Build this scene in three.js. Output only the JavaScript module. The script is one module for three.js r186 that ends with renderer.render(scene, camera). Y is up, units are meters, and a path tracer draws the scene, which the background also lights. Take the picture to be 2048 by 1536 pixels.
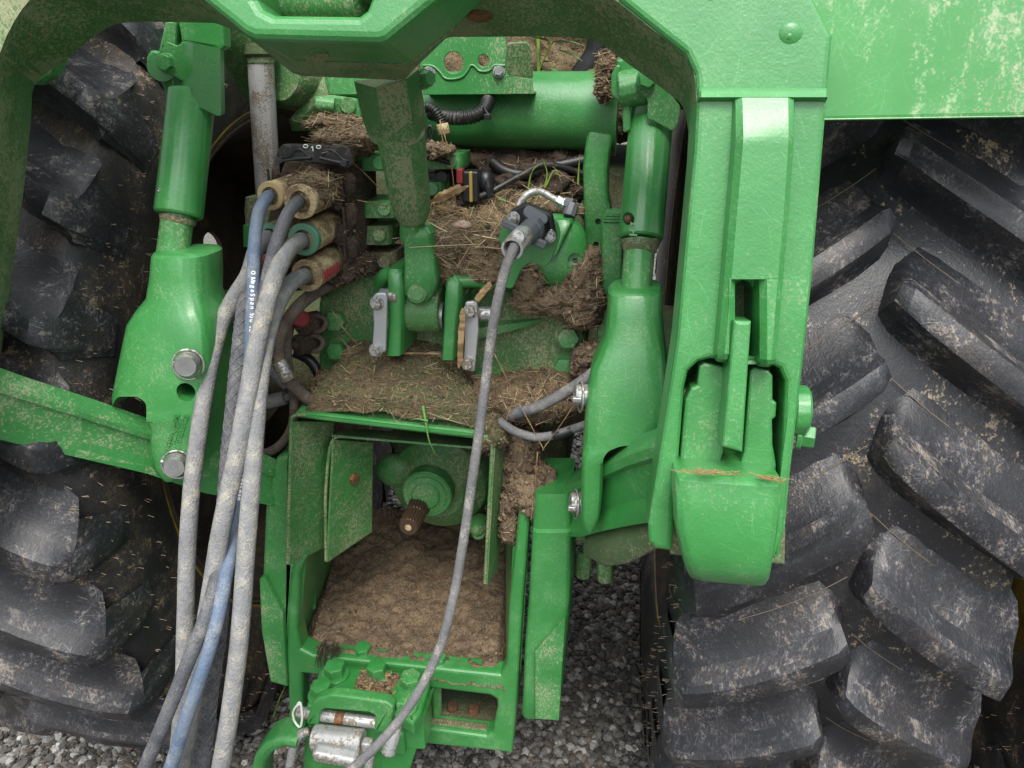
import * as THREE from 'three';
import { mergeGeometries, mergeVertices, toCreasedNormals } from 'three/addons/utils/BufferGeometryUtils.js';
import { RoundedBoxGeometry } from 'three/addons/geometries/RoundedBoxGeometry.js';
import { MeshSurfaceSampler } from 'three/addons/math/MeshSurfaceSampler.js';
import { TextGeometry } from 'three/addons/geometries/TextGeometry.js';
import { FontLoader } from 'three/addons/loaders/FontLoader.js';
import { Brush, Evaluator, SUBTRACTION } from 'three-bvh-csg';

// ---------------------------------------------------------------- camera, sky, sun, exposure
const V = (x, y, z) => new THREE.Vector3(x, y, z);
const rad = d => d * Math.PI / 180;
const FPX = 1490, YAW = rad(9), PITCH = rad(22);
const EYE = V(0.4125, 1.617, 1.27);
const scene = new THREE.Scene();
const camera = new THREE.PerspectiveCamera(2 * Math.atan(768 / FPX) * 180 / Math.PI, 4 / 3, 0.02, 400);
camera.position.copy(EYE);
camera.rotation.order = 'YXZ';
camera.rotation.set(-PITCH, YAW, 0);
const renderer = new THREE.WebGLRenderer({ antialias: true });
renderer.setSize(1024, 768);
renderer.toneMapping = THREE.LinearToneMapping;
renderer.toneMappingExposure = 1.82;
renderer.shadowMap.enabled = true;
renderer.shadowMap.type = THREE.PCFSoftShadowMap;
const SUN = V(0.8, 5.4, 3.6).normalize();
{ // overcast sky: bright even cloud, brighter towards the zenith, soft cloud structure
  const w = 512, h = 256, a = new Float32Array(w * h * 4);
  for (let j = 0; j < h; j++) for (let i = 0; i < w; i++) {
    const el = ((j + 0.5) / h - 0.5) * Math.PI, az = i / w * Math.PI * 2;
    const s = Math.max(0, Math.sin(el));
    let L = 0.16 + 0.85 * Math.pow(s, 0.8);
    // bright lobe about the sun direction, added to lift the rear-facing surfaces
    const dx = Math.cos(az - Math.PI) * Math.cos(el), dz = Math.sin(az - Math.PI) * Math.cos(el), dy = Math.sin(el);
    L += 1.9 * Math.exp(-Math.pow(Math.acos(Math.min(1, dx * SUN.x + dy * SUN.y + dz * SUN.z)) / rad(38), 2));
    L *= 1 + 0.10 * Math.sin(az * 2 + 1.3 + 3 * s) * Math.cos(el) + 0.06 * Math.sin(az * 5 + el * 7) * Math.cos(el);
    const o = (j * w + i) * 4;
    a[o] = L * 0.97; a[o + 1] = L * 1.0; a[o + 2] = L * 1.04; a[o + 3] = 1;
    if (el < 0) { a[o] = 0.16; a[o + 1] = 0.16; a[o + 2] = 0.15; }
  }
  const t = new THREE.DataTexture(a, w, h, THREE.RGBAFormat, THREE.FloatType);
  t.mapping = THREE.EquirectangularReflectionMapping; t.magFilter = t.minFilter = THREE.LinearFilter;
  t.wrapS = THREE.RepeatWrapping; t.needsUpdate = true;
  scene.background = t; scene.environment = t;
  scene.backgroundIntensity = 1.0; scene.environmentIntensity = 1.0;
}
const sun = new THREE.DirectionalLight(0xfff6ea, 1.5);
sun.position.copy(SUN).multiplyScalar(7).add(V(0, 1, 0)); sun.target.position.set(0, 1, 0);
sun.castShadow = true; sun.shadow.radius = 34; sun.shadow.mapSize.set(2048, 2048);
Object.assign(sun.shadow.camera, { left: -3, right: 3, top: 3, bottom: -3, near: 0.5, far: 12 });
scene.add(sun, sun.target);

// ---------------------------------------------------------------- random numbers and noise
let seed = 12345;
const rnd = () => { seed = (seed + 0x6D2B79F5) | 0; let t = Math.imul(seed ^ (seed >>> 15), 1 | seed); t = (t + Math.imul(t ^ (t >>> 7), 61 | t)) ^ t; return ((t ^ (t >>> 14)) >>> 0) / 4294967296; };
const rr = (a, b) => a + (b - a) * rnd();
const pick = a => a[Math.floor(rnd() * a.length)];
const lerp = (a, b, t) => a + (b - a) * t;
const sst = (a, b, x) => { const t = Math.min(1, Math.max(0, (x - a) / (b - a))); return t * t * (3 - 2 * t); };
const hash3 = (x, y, z, s) => { let h = Math.imul(x, 374761393) ^ Math.imul(y, 668265263) ^ Math.imul(z, 2147483647 & 1274126177) ^ Math.imul(s, 1442695041); h = Math.imul(h ^ (h >>> 13), 1274126177); return ((h ^ (h >>> 16)) >>> 0) / 4294967296; };
function noise3(x, y, z, s = 0) {
  const xi = Math.floor(x), yi = Math.floor(y), zi = Math.floor(z); let u = x - xi, v = y - yi, w = z - zi;
  u = u * u * (3 - 2 * u); v = v * v * (3 - 2 * v); w = w * w * (3 - 2 * w);
  const h = (a, b, c) => hash3(xi + a, yi + b, zi + c, s);
  return lerp(lerp(lerp(h(0, 0, 0), h(1, 0, 0), u), lerp(h(0, 1, 0), h(1, 1, 0), u), v), lerp(lerp(h(0, 0, 1), h(1, 0, 1), u), lerp(h(0, 1, 1), h(1, 1, 1), u), v), w);
}
const fbm3 = (x, y, z, o = 4, s = 0) => { let a = 0.5, t = 0, n = 0; for (let i = 0; i < o; i++) { t += a * noise3(x, y, z, s + i); n += a; a *= 0.5; x *= 2.03; y *= 2.03; z *= 2.03; } return t / n; };
// tileable 2-D fields for the textures
const TS = 1024;
function field(px, py, oct, s, gain = 0.5) {
  const out = new Float32Array(TS * TS); let amp = 1, tot = 0;
  for (let o = 0; o < oct; o++) {
    const lat = new Float32Array(px * py);
    for (let i = 0; i < lat.length; i++) lat[i] = hash3(i % px, (i / px) | 0, o, s);
    const xs = new Int32Array(TS), xf = new Float32Array(TS);
    for (let x = 0; x < TS; x++) { const f = x / TS * px, i = Math.floor(f), u = f - i; xs[x] = i; xf[x] = u * u * (3 - 2 * u); }
    for (let y = 0; y < TS; y++) {
      const f = y / TS * py, j = Math.floor(f); let v = f - j; v = v * v * (3 - 2 * v);
      const r0 = (j % py) * px, r1 = ((j + 1) % py) * px, row = y * TS;
      for (let x = 0; x < TS; x++) {
        const a = xs[x] % px, b = (xs[x] + 1) % px, u = xf[x];
        const t = lat[r0 + a] + (lat[r0 + b] - lat[r0 + a]) * u, q = lat[r1 + a] + (lat[r1 + b] - lat[r1 + a]) * u;
        out[row + x] += amp * (t + (q - t) * v);
      }
    }
    tot += amp; amp *= gain; px = Math.min(px * 2, TS); py = Math.min(py * 2, TS);
  }
  for (let i = 0; i < out.length; i++) out[i] /= tot;
  return out;
}
// short random strokes (straw, scratches, fibres) drawn into a tileable coverage field
function strokes(n, len, wid, bend, s, dirFn) {
  const out = new Float32Array(TS * TS); const keep = seed; seed = s;
  for (let k = 0; k < n; k++) {
    let x = rnd() * TS, y = rnd() * TS, a = dirFn ? dirFn() : rnd() * Math.PI * 2; const L = len * rr(0.4, 1.3), w = wid * rr(0.6, 1.3), c = rr(-bend, bend) / L, val = rr(0.4, 1);
    for (let t = 0; t < L; t += 0.7) {
      x += Math.cos(a) * 0.7; y += Math.sin(a) * 0.7; a += c * 0.7;
      const ww = w * (1 - Math.abs(2 * t / L - 1) * 0.5), R = Math.ceil(ww);
      for (let j = -R; j <= R; j++) for (let i = -R; i <= R; i++) {
        const d = Math.hypot(i, j); if (d > ww) continue;
        const o = (((Math.floor(y) + j) % TS + TS) % TS) * TS + (((Math.floor(x) + i) % TS + TS) % TS);
        out[o] = Math.max(out[o], val * Math.min(1, ww - d + 0.3));
      }
    }
  }
  seed = keep; return out;
}
function tex(fn, srgb, k = 1) { // k 2: half size
  const W = TS / k, a = new Uint8Array(W * W * 4), c = [0, 0, 0];
  for (let i = 0; i < W * W; i++) { fn(k === 1 ? i : Math.floor(i / W) * k * TS + (i % W) * k, c); a[i * 4] = c[0]; a[i * 4 + 1] = c[1]; a[i * 4 + 2] = c[2]; a[i * 4 + 3] = 255; }
  const t = new THREE.DataTexture(a, W, W, THREE.RGBAFormat, THREE.UnsignedByteType);
  t.wrapS = t.wrapT = THREE.RepeatWrapping; t.magFilter = THREE.LinearFilter; t.minFilter = THREE.LinearMipmapLinearFilter; t.generateMipmaps = true;
  if (srgb) t.colorSpace = THREE.SRGBColorSpace; t.needsUpdate = true; return t;
}
const gray = (f, lo = 0, hi = 255) => tex((i, c) => { c[0] = c[1] = c[2] = Math.max(0, Math.min(255, lerp(lo, hi, f[i]))); }, false, 2);
const withRepeat = (t, r) => { const q = t.clone(); q.repeat.set(r, r); q.needsUpdate = true; return q; };

const nBig = field(3, 3, 4, 11), nMid = field(9, 9, 4, 12), nFine = field(96, 96, 3, 13), nGrain = field(300, 300, 2, 14), nPeel = field(130, 130, 2, 15), nStreak = field(60, 12, 3, 16), nMid2 = field(14, 14, 4, 17), nSpot = field(150, 90, 2, 18), nSpeck = field(320, 200, 2, 19, 0.7);
const fib = strokes(9000, 22, 0.9, 2.0, 77), fib2 = strokes(2600, 60, 1.2, 1.2, 78), scr = strokes(500, 60, 0.8, 0.6, 79);
// ---------------------------------------------------------------- materials (uv in metres; one tile = 0.6 m)
const TILE = 0.6, REP = 1 / TILE;
const mixc = (c, d, k) => { c[0] += (d[0] - c[0]) * k; c[1] += (d[1] - c[1]) * k; c[2] += (d[2] - c[2]) * k; };
const TAN = [166, 154, 128], SOIL = [96, 76, 58], CHALK = [168, 186, 150];
function paintTex(o) {
  const dirt = new Float32Array(TS * TS);
  const map = tex((i, c) => {
    const v = 0.94 + 0.12 * nMid[i];
    c[0] = o.base[0] * v; c[1] = o.base[1] * v; c[2] = o.base[2] * v;
    mixc(c, [96, 158, 100], o.fade * sst(0.40, 0.75, nMid2[i] * 0.5 + nBig[i] * 0.5));
    const film = o.film * sst(0.36, 0.70, nBig[i] * 0.5 + nMid[i] * 0.3 + nGrain[i] * 0.2);
    mixc(c, SOIL, Math.min(0.95, film * (0.45 + 0.55 * nFine[i])));
    const sp = sst(o.dustAt, o.dustAt + 0.10, nSpeck[i] * 0.36 + nGrain[i] * 0.12 + nMid2[i] * 0.22 + nBig[i] * 0.30);
    mixc(c, TAN, sp * o.dust * (0.6 + 0.4 * nGrain[i]));
    const f = fib[i] * sst(0.38, 0.66, nMid[i]) * o.fibre; mixc(c, CHALK, f * 0.7);
    mixc(c, [150, 190, 150], scr[i] * o.scratch);
    if (o.streak) { const q = o.streak * sst(0.53, 0.66, nStreak[i] * 0.3 + nSpot[i] * 0.2 + nGrain[i] * 0.2 + nMid2[i] * 0.2 + nBig[i] * 0.1); mixc(c, [186, 190, 158], q); }
    dirt[i] = Math.min(1, film * 0.8 + sp * o.dust + f * 0.6);
  }, true);
  const rough = tex((i, c) => { c[0] = 0; c[2] = 0; c[1] = Math.min(255, 255 * (o.rough + 0.06 * (nMid[i] - 0.5) + (0.9 - o.rough) * 0.85 * dirt[i])); }, false, 2);
  const bumpT = tex((i, c) => { c[0] = c[1] = c[2] = 255 * Math.min(1, (0.28 * nPeel[i] + 0.4 * nGrain[i]) * o.peel + 0.10 * nGrain[i] * dirt[i] + 0.16 * dirt[i]); });
  for (const t of [map, rough, bumpT]) t.repeat.set(REP, REP);
  return new THREE.MeshPhysicalMaterial({ map, roughnessMap: rough, roughness: 1, metalness: 0, bumpMap: bumpT, bumpScale: 0.0006, clearcoat: o.coat, clearcoatRoughness: 0.35, specularIntensity: 1 });
}
const GREEN = [50, 126, 60];
const M = {};
M.paint = paintTex({ base: GREEN, fade: 0.35, film: 0.05, dust: 0.45, dustAt: 0.56, fibre: 0.25, scratch: 0.35, rough: 0.38, peel: 1, coat: 0.6 });
M.dusty = paintTex({ base: GREEN, fade: 0.4, film: 0.22, dust: 0.8, dustAt: 0.53, fibre: 0.6, scratch: 0.3, rough: 0.46, peel: 0.8, coat: 0.25 });
M.muddy = paintTex({ base: [58, 122, 60], fade: 0.25, film: 0.85, dust: 0.8, dustAt: 0.49, fibre: 0.9, scratch: 0.15, rough: 0.5, peel: 0.6, coat: 0.04 });
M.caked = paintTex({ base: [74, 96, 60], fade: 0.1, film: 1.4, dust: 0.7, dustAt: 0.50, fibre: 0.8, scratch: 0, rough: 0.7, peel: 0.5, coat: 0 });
M.arch = paintTex({ base: [66, 116, 62], fade: 0.2, film: 0.6, dust: 0.75, dustAt: 0.445, fibre: 1.0, scratch: 0.2, rough: 0.5, peel: 0.6, coat: 0.03 });
M.fenderPaint = paintTex({ streak: 0.6, base: [72, 146, 78], fade: 0.8, film: 0.05, dust: 0.75, dustAt: 0.55, fibre: 0.6, scratch: 0.3, rough: 0.36, peel: 0.25, coat: 0.7 });
{ // rubber: charcoal with dry soil crust, grey dust and pale scuffs
  const crust = i => sst(0.555, 0.66, nFine[i] * 0.30 + nGrain[i] * 0.22 + nMid2[i] * 0.30 + nBig[i] * 0.18);
  const map = tex((i, c) => {
    const v = 0.85 + 0.35 * nMid[i]; c[0] = 32 * v; c[1] = 33 * v; c[2] = 37 * v;
    mixc(c, [74, 74, 80], 0.45 * sst(0.40, 0.75, nMid2[i] * 0.5 + nBig[i] * 0.3 + nGrain[i] * 0.2));
    mixc(c, [84, 74, 64], 0.45 * sst(0.48, 0.70, nBig[i] * 0.45 + nMid[i] * 0.3 + nGrain[i] * 0.25));
    mixc(c, [150, 130, 104], 0.55 * crust(i));
    mixc(c, [150, 132, 108], 0.2 * fib[i] * sst(0.45, 0.62, nMid[i]));
    mixc(c, [188, 188, 188], 0.6 * scr[i] * sst(0.5, 0.62, nMid2[i]));
    mixc(c, [150, 150, 156], 0.3 * sst(0.46, 0.74, nSpeck[i] * 0.4 + nFine[i] * 0.25 + nMid2[i] * 0.35));
  }, true);
  const bump = tex((i, c) => { c[0] = c[1] = c[2] = 255 * Math.min(1, 0.35 * nGrain[i] + 0.4 * nFine[i] + 0.2 * crust(i)); });
  map.repeat.set(REP, REP); bump.repeat.set(REP, REP);
  M.rubber = new THREE.MeshPhysicalMaterial({ map, roughness: 0.46, bumpMap: bump, bumpScale: 0.0008 });
  const wall = tex((i, c) => {
    const v = 0.7 + 0.5 * nMid[i]; c[0] = 36 * v; c[1] = 35 * v; c[2] = 37 * v;
    mixc(c, [76, 73, 72], 0.35 * sst(0.45, 0.75, nMid2[i]));
    mixc(c, [84, 72, 58], 0.7 * sst(0.44, 0.66, nBig[i] * 0.4 + nMid[i] * 0.35 + nGrain[i] * 0.25));
    mixc(c, [160, 136, 104], 0.7 * crust(i));
    mixc(c, [150, 128, 98], 0.5 * fib[i] * sst(0.45, 0.6, nMid[i]));
  }, true); wall.repeat.set(REP, REP);
  const trd = tex((i, c) => {
    const v = 0.8 + 0.4 * nMid[i]; c[0] = 33 * v; c[1] = 34 * v; c[2] = 38 * v;
    mixc(c, [70, 70, 75], 0.4 * sst(0.42, 0.75, nMid2[i] * 0.5 + nBig[i] * 0.5));
    mixc(c, [88, 80, 70], 0.4 * sst(0.48, 0.70, nBig[i] * 0.4 + nMid[i] * 0.35 + nGrain[i] * 0.25));
    mixc(c, [172, 152, 122], 0.8 * crust(i)); mixc(c, [160, 146, 122], 0.25 * fib[i] * sst(0.48, 0.62, nMid[i]));
  }, true); trd.repeat.set(REP, REP);
  M.treadGrey = new THREE.MeshPhysicalMaterial({ map: trd, roughness: 0.38, bumpMap: bump, bumpScale: 0.0006 });
  M.sidewall = new THREE.MeshPhysicalMaterial({ map: wall, roughness: 0.6, bumpMap: bump, bumpScale: 0.001 });
}
{ // mud: clumpy brown soil with chaff
  const mk = (base, alt, chaff, moss) => {
    const map = tex((i, c) => {
      const v = 0.62 + 0.75 * (nFine[i] * 0.5 + nMid[i] * 0.5); c[0] = base[0] * v; c[1] = base[1] * v; c[2] = base[2] * v;
      mixc(c, alt, 0.7 * sst(0.42, 0.65, nMid2[i]));
      if (moss) mixc(c, [66, 78, 46], moss * sst(0.44, 0.58, nMid[i] * 0.6 + nFine[i] * 0.4));
      mixc(c, [150, 124, 88], chaff * fib[i]); mixc(c, [166, 140, 100], chaff * 0.8 * fib2[i]);
      mixc(c, [48, 38, 30], 0.6 * sst(0.66, 0.74, nSpot[i]));
    }, true);
    const bump = tex((i, c) => { c[0] = c[1] = c[2] = 255 * Math.min(1, 0.45 * nFine[i] + 0.25 * nGrain[i] + 0.2 * fib[i] + 0.15 * fib2[i]); });
    const r = 1 / 0.35; map.repeat.set(r, r); bump.repeat.set(r, r);
    return new THREE.MeshStandardMaterial({ map, roughness: 0.95, bumpMap: bump, bumpScale: 0.006 });
  };
  M.mud = mk([104, 89, 72], [130, 112, 90], 0.55, 0);
  M.thatch = mk([96, 82, 64], [128, 110, 84], 0.95, 0.1);
  M.mossy = mk([92, 82, 60], [112, 96, 70], 0.7, 0.9);
  M.dark = mk([58, 48, 40], [74, 62, 52], 0.35, 0);
}
{ // hoses: grey rubber with dried cream slurry
  const mk = (base, cream, k) => { const map = tex((i, c) => {
      const v = 0.8 + 0.4 * nMid[i]; c[0] = base[0] * v; c[1] = base[1] * v; c[2] = base[2] * v;
      mixc(c, base[0] > 110 ? [164, 163, 159] : [146, 145, 142], 0.5 * sst(0.40, 0.66, nMid2[i] * 0.35 + nBig[i] * 0.2 + nSpeck[i] * 0.45));
      mixc(c, cream, k * sst(0.50, 0.68, nBig[i] * 0.4 + nMid2[i] * 0.25 + nGrain[i] * 0.35));
      mixc(c, [62, 62, 66], 0.7 * scr[i]); mixc(c, [84, 84, 88], 0.4 * sst(0.54, 0.66, nMid[i] * 0.6 + nSpeck[i] * 0.4));
    }, true, 2); map.repeat.set(4, 4); return map; };
  const b = gray(nFine); b.repeat.set(4, 4);
  M.hose = new THREE.MeshStandardMaterial({ map: mk([112, 113, 115], [188, 176, 142], 0.75), roughness: 0.85, bumpMap: b, bumpScale: 0.0012 });
  M.hoseDark = new THREE.MeshStandardMaterial({ map: mk([70, 72, 78], [150, 142, 120], 0.4), roughness: 0.75, bumpMap: b, bumpScale: 0.001 });
  M.hoseBlue = new THREE.MeshStandardMaterial({ map: mk([82, 100, 124], [138, 140, 142], 0.9), roughness: 0.7, bumpMap: b, bumpScale: 0.0008 });
  M.cable = new THREE.MeshStandardMaterial({ map: mk([96, 96, 98], [176, 170, 154], 0.85), roughness: 0.8, bumpMap: b, bumpScale: 0.001 });
  M.hoseMud = new THREE.MeshStandardMaterial({ map: mk([78, 68, 58], [122, 100, 74], 0.9), roughness: 0.95, bumpMap: b, bumpScale: 0.002 });
}
{ const worn = tex((i, c) => { const v = 0.8 + 0.35 * nMid[i]; c[0] = 176 * v; c[1] = 178 * v; c[2] = 178 * v; mixc(c, [120, 108, 90], 0.75 * sst(0.52, 0.6, nFine[i] * 0.5 + nMid[i] * 0.5)); mixc(c, [214, 216, 214], 0.5 * scr[i]); }, true, 2); worn.repeat.set(3, 3);
  const ro = tex((i, c) => { c[0] = 0; c[1] = 255 * (0.34 + 0.4 * sst(0.45, 0.6, nFine[i] * 0.5 + nMid[i] * 0.5)); c[2] = 255 * 0.75; }, false, 2); ro.repeat.set(3, 3);
  M.zinc = new THREE.MeshStandardMaterial({ map: worn, roughnessMap: ro, roughness: 1, metalness: 0.75 });
  M.galv = new THREE.MeshStandardMaterial({ map: worn, roughnessMap: ro, roughness: 1, metalness: 0.45 });
  const rod = tex((i, c) => { c[0] = 168; c[1] = 168; c[2] = 168; mixc(c, [112, 100, 84], 0.85 * sst(0.50, 0.6, nGrain[i] * 0.5 + nMid2[i] * 0.5)); }, true, 2); rod.repeat.set(3, 3);
  M.rod = new THREE.MeshStandardMaterial({ map: rod, roughness: 0.5, metalness: 0.4 });
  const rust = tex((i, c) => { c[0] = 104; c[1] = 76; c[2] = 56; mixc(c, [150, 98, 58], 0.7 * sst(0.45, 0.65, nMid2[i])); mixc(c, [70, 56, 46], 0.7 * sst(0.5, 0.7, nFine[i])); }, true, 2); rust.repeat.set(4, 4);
  M.shaft = new THREE.MeshStandardMaterial({ color: 0x4c3b2e, roughness: 0.5, metalness: 0.35 });
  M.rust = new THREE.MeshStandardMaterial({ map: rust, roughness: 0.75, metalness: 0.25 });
  const cream = tex((i, c) => { c[0] = 178; c[1] = 162; c[2] = 122; mixc(c, [112, 92, 68], 0.95 * sst(0.38, 0.58, nMid2[i] * 0.5 + nFine[i] * 0.3 + nBig[i] * 0.2)); mixc(c, [206, 196, 164], 0.5 * fib[i]); }, true, 2); cream.repeat.set(4, 4);
  M.cream = new THREE.MeshStandardMaterial({ map: cream, roughness: 0.8 });
  const yel = tex((i, c) => { c[0] = 168; c[1] = 142; c[2] = 40; mixc(c, [84, 68, 48], 0.7 * sst(0.38, 0.62, nBig[i] * 0.5 + nMid[i] * 0.5)); }, true, 2); yel.repeat.set(2, 2);
  const rm = tex((i, c) => { c[0] = 56; c[1] = 48; c[2] = 40; mixc(c, [86, 72, 56], 0.8 * sst(0.4, 0.65, nMid[i] * 0.5 + nFine[i] * 0.5)); mixc(c, [128, 106, 34], 0.5 * sst(0.60, 0.70, nBig[i])); }, true, 2); rm.repeat.set(2, 2);
  M.rimMud = new THREE.MeshStandardMaterial({ map: rm, roughness: 0.9 });
  M.yellow = new THREE.MeshStandardMaterial({ map: yel, roughness: 0.55 });
  const bark = tex((i, c) => { c[0] = 160; c[1] = 136; c[2] = 98; mixc(c, [112, 84, 52], 0.7 * sst(0.4, 0.65, nStreak[(i % TS) * TS + Math.floor(i / TS)])); mixc(c, [78, 60, 42], 0.5 * sst(0.55, 0.7, nMid2[i])); }, true, 2); bark.repeat.set(3, 3);
  M.wood = new THREE.MeshStandardMaterial({ map: bark, roughness: 0.9 });
  const bp = tex((i, c) => { c[0] = c[1] = 26; c[2] = 28; mixc(c, [92, 84, 72], 0.7 * sst(0.52, 0.64, nFine[i] * 0.4 + nMid2[i] * 0.6)); }, true, 2); bp.repeat.set(3, 3);
  M.black = new THREE.MeshStandardMaterial({ map: bp, roughness: 0.45 });
}
M.strap = new THREE.MeshStandardMaterial({ color: 0xb4b6b8, roughness: 0.42, metalness: 0.55 });
M.blackClean = new THREE.MeshStandardMaterial({ color: 0x1c1d20, roughness: 0.4 });
M.greyPlastic = new THREE.MeshStandardMaterial({ color: 0x5b5e63, roughness: 0.5 });
M.capGreen = new THREE.MeshStandardMaterial({ color: 0x507c66, roughness: 0.55 });
M.capRed = new THREE.MeshStandardMaterial({ color: 0x8c3438, roughness: 0.6 });
M.capYellow = new THREE.MeshStandardMaterial({ color: 0xa8946a, roughness: 0.65 });
M.white = new THREE.MeshStandardMaterial({ color: 0xd8d6d0, roughness: 0.6 });
M.redPlastic = new THREE.MeshStandardMaterial({ color: 0x84282c, roughness: 0.5 });
M.yellowPlastic = new THREE.MeshStandardMaterial({ color: 0x9c8840, roughness: 0.6 });
M.leaf = new THREE.MeshPhysicalMaterial({ color: 0x5f9440, roughness: 0.6, transmission: 0.3, thickness: 0, side: THREE.DoubleSide });
M.stem = new THREE.MeshStandardMaterial({ color: 0x74903a, roughness: 0.7 });
M.print = new THREE.MeshStandardMaterial({ color: 0xdfe2e4, roughness: 0.7 });
M.hair = new THREE.MeshStandardMaterial({ color: 0x8a7a64, roughness: 0.8 });
M.chaff = new THREE.MeshStandardMaterial({ color: 0xffffff, roughness: 0.85 });
M.stone = new THREE.MeshStandardMaterial({ color: 0xffffff, roughness: 0.8 });
M.mushroom = new THREE.MeshStandardMaterial({ color: 0x9a8474, roughness: 0.9 });
// ---------------------------------------------------------------- places: a point of the photograph at a known plane of the machine
const FW = V(-Math.sin(YAW) * Math.cos(PITCH), -Math.sin(PITCH), -Math.cos(YAW) * Math.cos(PITCH));
const RT = V(Math.cos(YAW), 0, -Math.sin(YAW)), UP = RT.clone().cross(FW);
const ray = (px, py) => FW.clone().addScaledVector(RT, (px - 1024) / FPX).addScaledVector(UP, -(py - 768) / FPX);
const Z = (px, py, z) => { const d = ray(px, py); return d.multiplyScalar((z - EYE.z) / d.z).add(EYE); };
const X = (px, py, x) => { const d = ray(px, py); return d.multiplyScalar((x - EYE.x) / d.x).add(EYE); };
const Y = (px, py, y) => { const d = ray(px, py); return d.multiplyScalar((y - EYE.y) / d.y).add(EYE); };
const plane = (n, p) => { n = n.clone().normalize(); const k = n.dot(p); return (px, py, off = 0) => { const d = ray(px, py); return d.multiplyScalar((k + off - n.dot(EYE)) / n.dot(d)).add(EYE); }; };
// metres per pixel at a point
const mpp = p => p.clone().sub(EYE).dot(FW) / FPX;

// ---------------------------------------------------------------- things, parts
const base = new WeakMap(), used = {};
const numbered = n => { used[n] = (used[n] || 0) + 1; return used[n] === 1 ? n : n + '_' + String(used[n] - 1).padStart(3, '0'); };
function thing(name, label, category, at, extra = {}) {
  const g = new THREE.Group(); g.name = numbered(name); g.position.copy(at);
  g.userData = { label, category, ...extra }; scene.add(g); base.set(g, at.clone()); return g;
}
function boxUV(g, rotate = false) {
  const p = g.attributes.position, uv = new Float32Array(p.count * 2), a = V(), b = V(), c = V(), n = V();
  for (let i = 0; i < p.count; i += 3) {
    a.fromBufferAttribute(p, i); b.fromBufferAttribute(p, i + 1); c.fromBufferAttribute(p, i + 2);
    n.copy(b).sub(a).cross(c.clone().sub(a)); const ax = Math.abs(n.x), ay = Math.abs(n.y), az = Math.abs(n.z);
    for (let k = 0; k < 3; k++) {
      const q = [a, b, c][k]; let u, v;
      if (ax >= ay && ax >= az) { u = q.z + 0.37; v = q.y; } else if (ay >= az) { u = q.x + 0.11; v = q.z + 0.23; } else { u = q.x; v = q.y; }
      uv[(i + k) * 2] = u; uv[(i + k) * 2 + 1] = v;
    }
  }
  g.setAttribute('uv', new THREE.BufferAttribute(uv, 2)); return g;
}
function clean(g) { let q = g.index ? g.toNonIndexed() : g; for (const k of Object.keys(q.attributes)) if (!['position', 'normal', 'uv'].includes(k)) q.deleteAttribute(k); if (!q.attributes.normal) q.computeVertexNormals(); return q; }
function part(parent, name, geos, mat, label, kind) {
  geos = [geos].flat(); const keep = geos.every(g => g.userData.keepUV);
  let gs = geos.map(g => { const q = clean(g); if (!g.userData.keepUV) boxUV(q); return q; });
  const g = gs.length > 1 ? mergeGeometries(gs) : gs[0];
  const off = parent && base.get(parent); if (off) g.translate(-off.x, -off.y, -off.z);
  const m = new THREE.Mesh(g, mat); m.castShadow = m.receiveShadow = true;
  m.name = parent ? name : numbered(name); (parent || scene).add(m); if (off) base.set(m, off);
  if (label) m.userData.label = label; if (kind) m.userData.kind = kind;
  return m;
}
function solo(name, label, category, geos, mat, extra = {}, at) { // a thing that is one mesh
  geos = [geos].flat(); const b = new THREE.Box3(); for (const g of geos) { g.computeBoundingBox(); b.union(g.boundingBox); }
  const o = at || V((b.min.x + b.max.x) / 2, b.min.y, (b.min.z + b.max.z) / 2);
  const gs = geos.map(g => { const q = clean(g); if (!g.userData.keepUV) boxUV(q); return q; });
  const g = gs.length > 1 ? mergeGeometries(gs) : gs[0]; g.translate(-o.x, -o.y, -o.z);
  const m = new THREE.Mesh(g, mat); m.castShadow = m.receiveShadow = true; m.name = numbered(name); m.position.copy(o);
  m.userData = { label, category, ...extra }; scene.add(m); base.set(m, o); return m;
}

// ---------------------------------------------------------------- shapes
function roundPoly(pts, r, seg = 4) { // pts: Vector2
  if (!r) return pts; const out = [], n = pts.length;
  for (let i = 0; i < n; i++) {
    const p = pts[i], a = pts[(i + n - 1) % n], b = pts[(i + 1) % n];
    const da = a.clone().sub(p), db = b.clone().sub(p), la = da.length(), lb = db.length(), k = Math.min(r, la * 0.45, lb * 0.45);
    const A = p.clone().addScaledVector(da, k / la), B = p.clone().addScaledVector(db, k / lb);
    for (let s = 0; s <= seg; s++) { const t = s / seg; out.push(new THREE.Vector2((1 - t) * (1 - t) * A.x + 2 * t * (1 - t) * p.x + t * t * B.x, (1 - t) * (1 - t) * A.y + 2 * t * (1 - t) * p.y + t * t * B.y)); }
  }
  return out;
}
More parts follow.
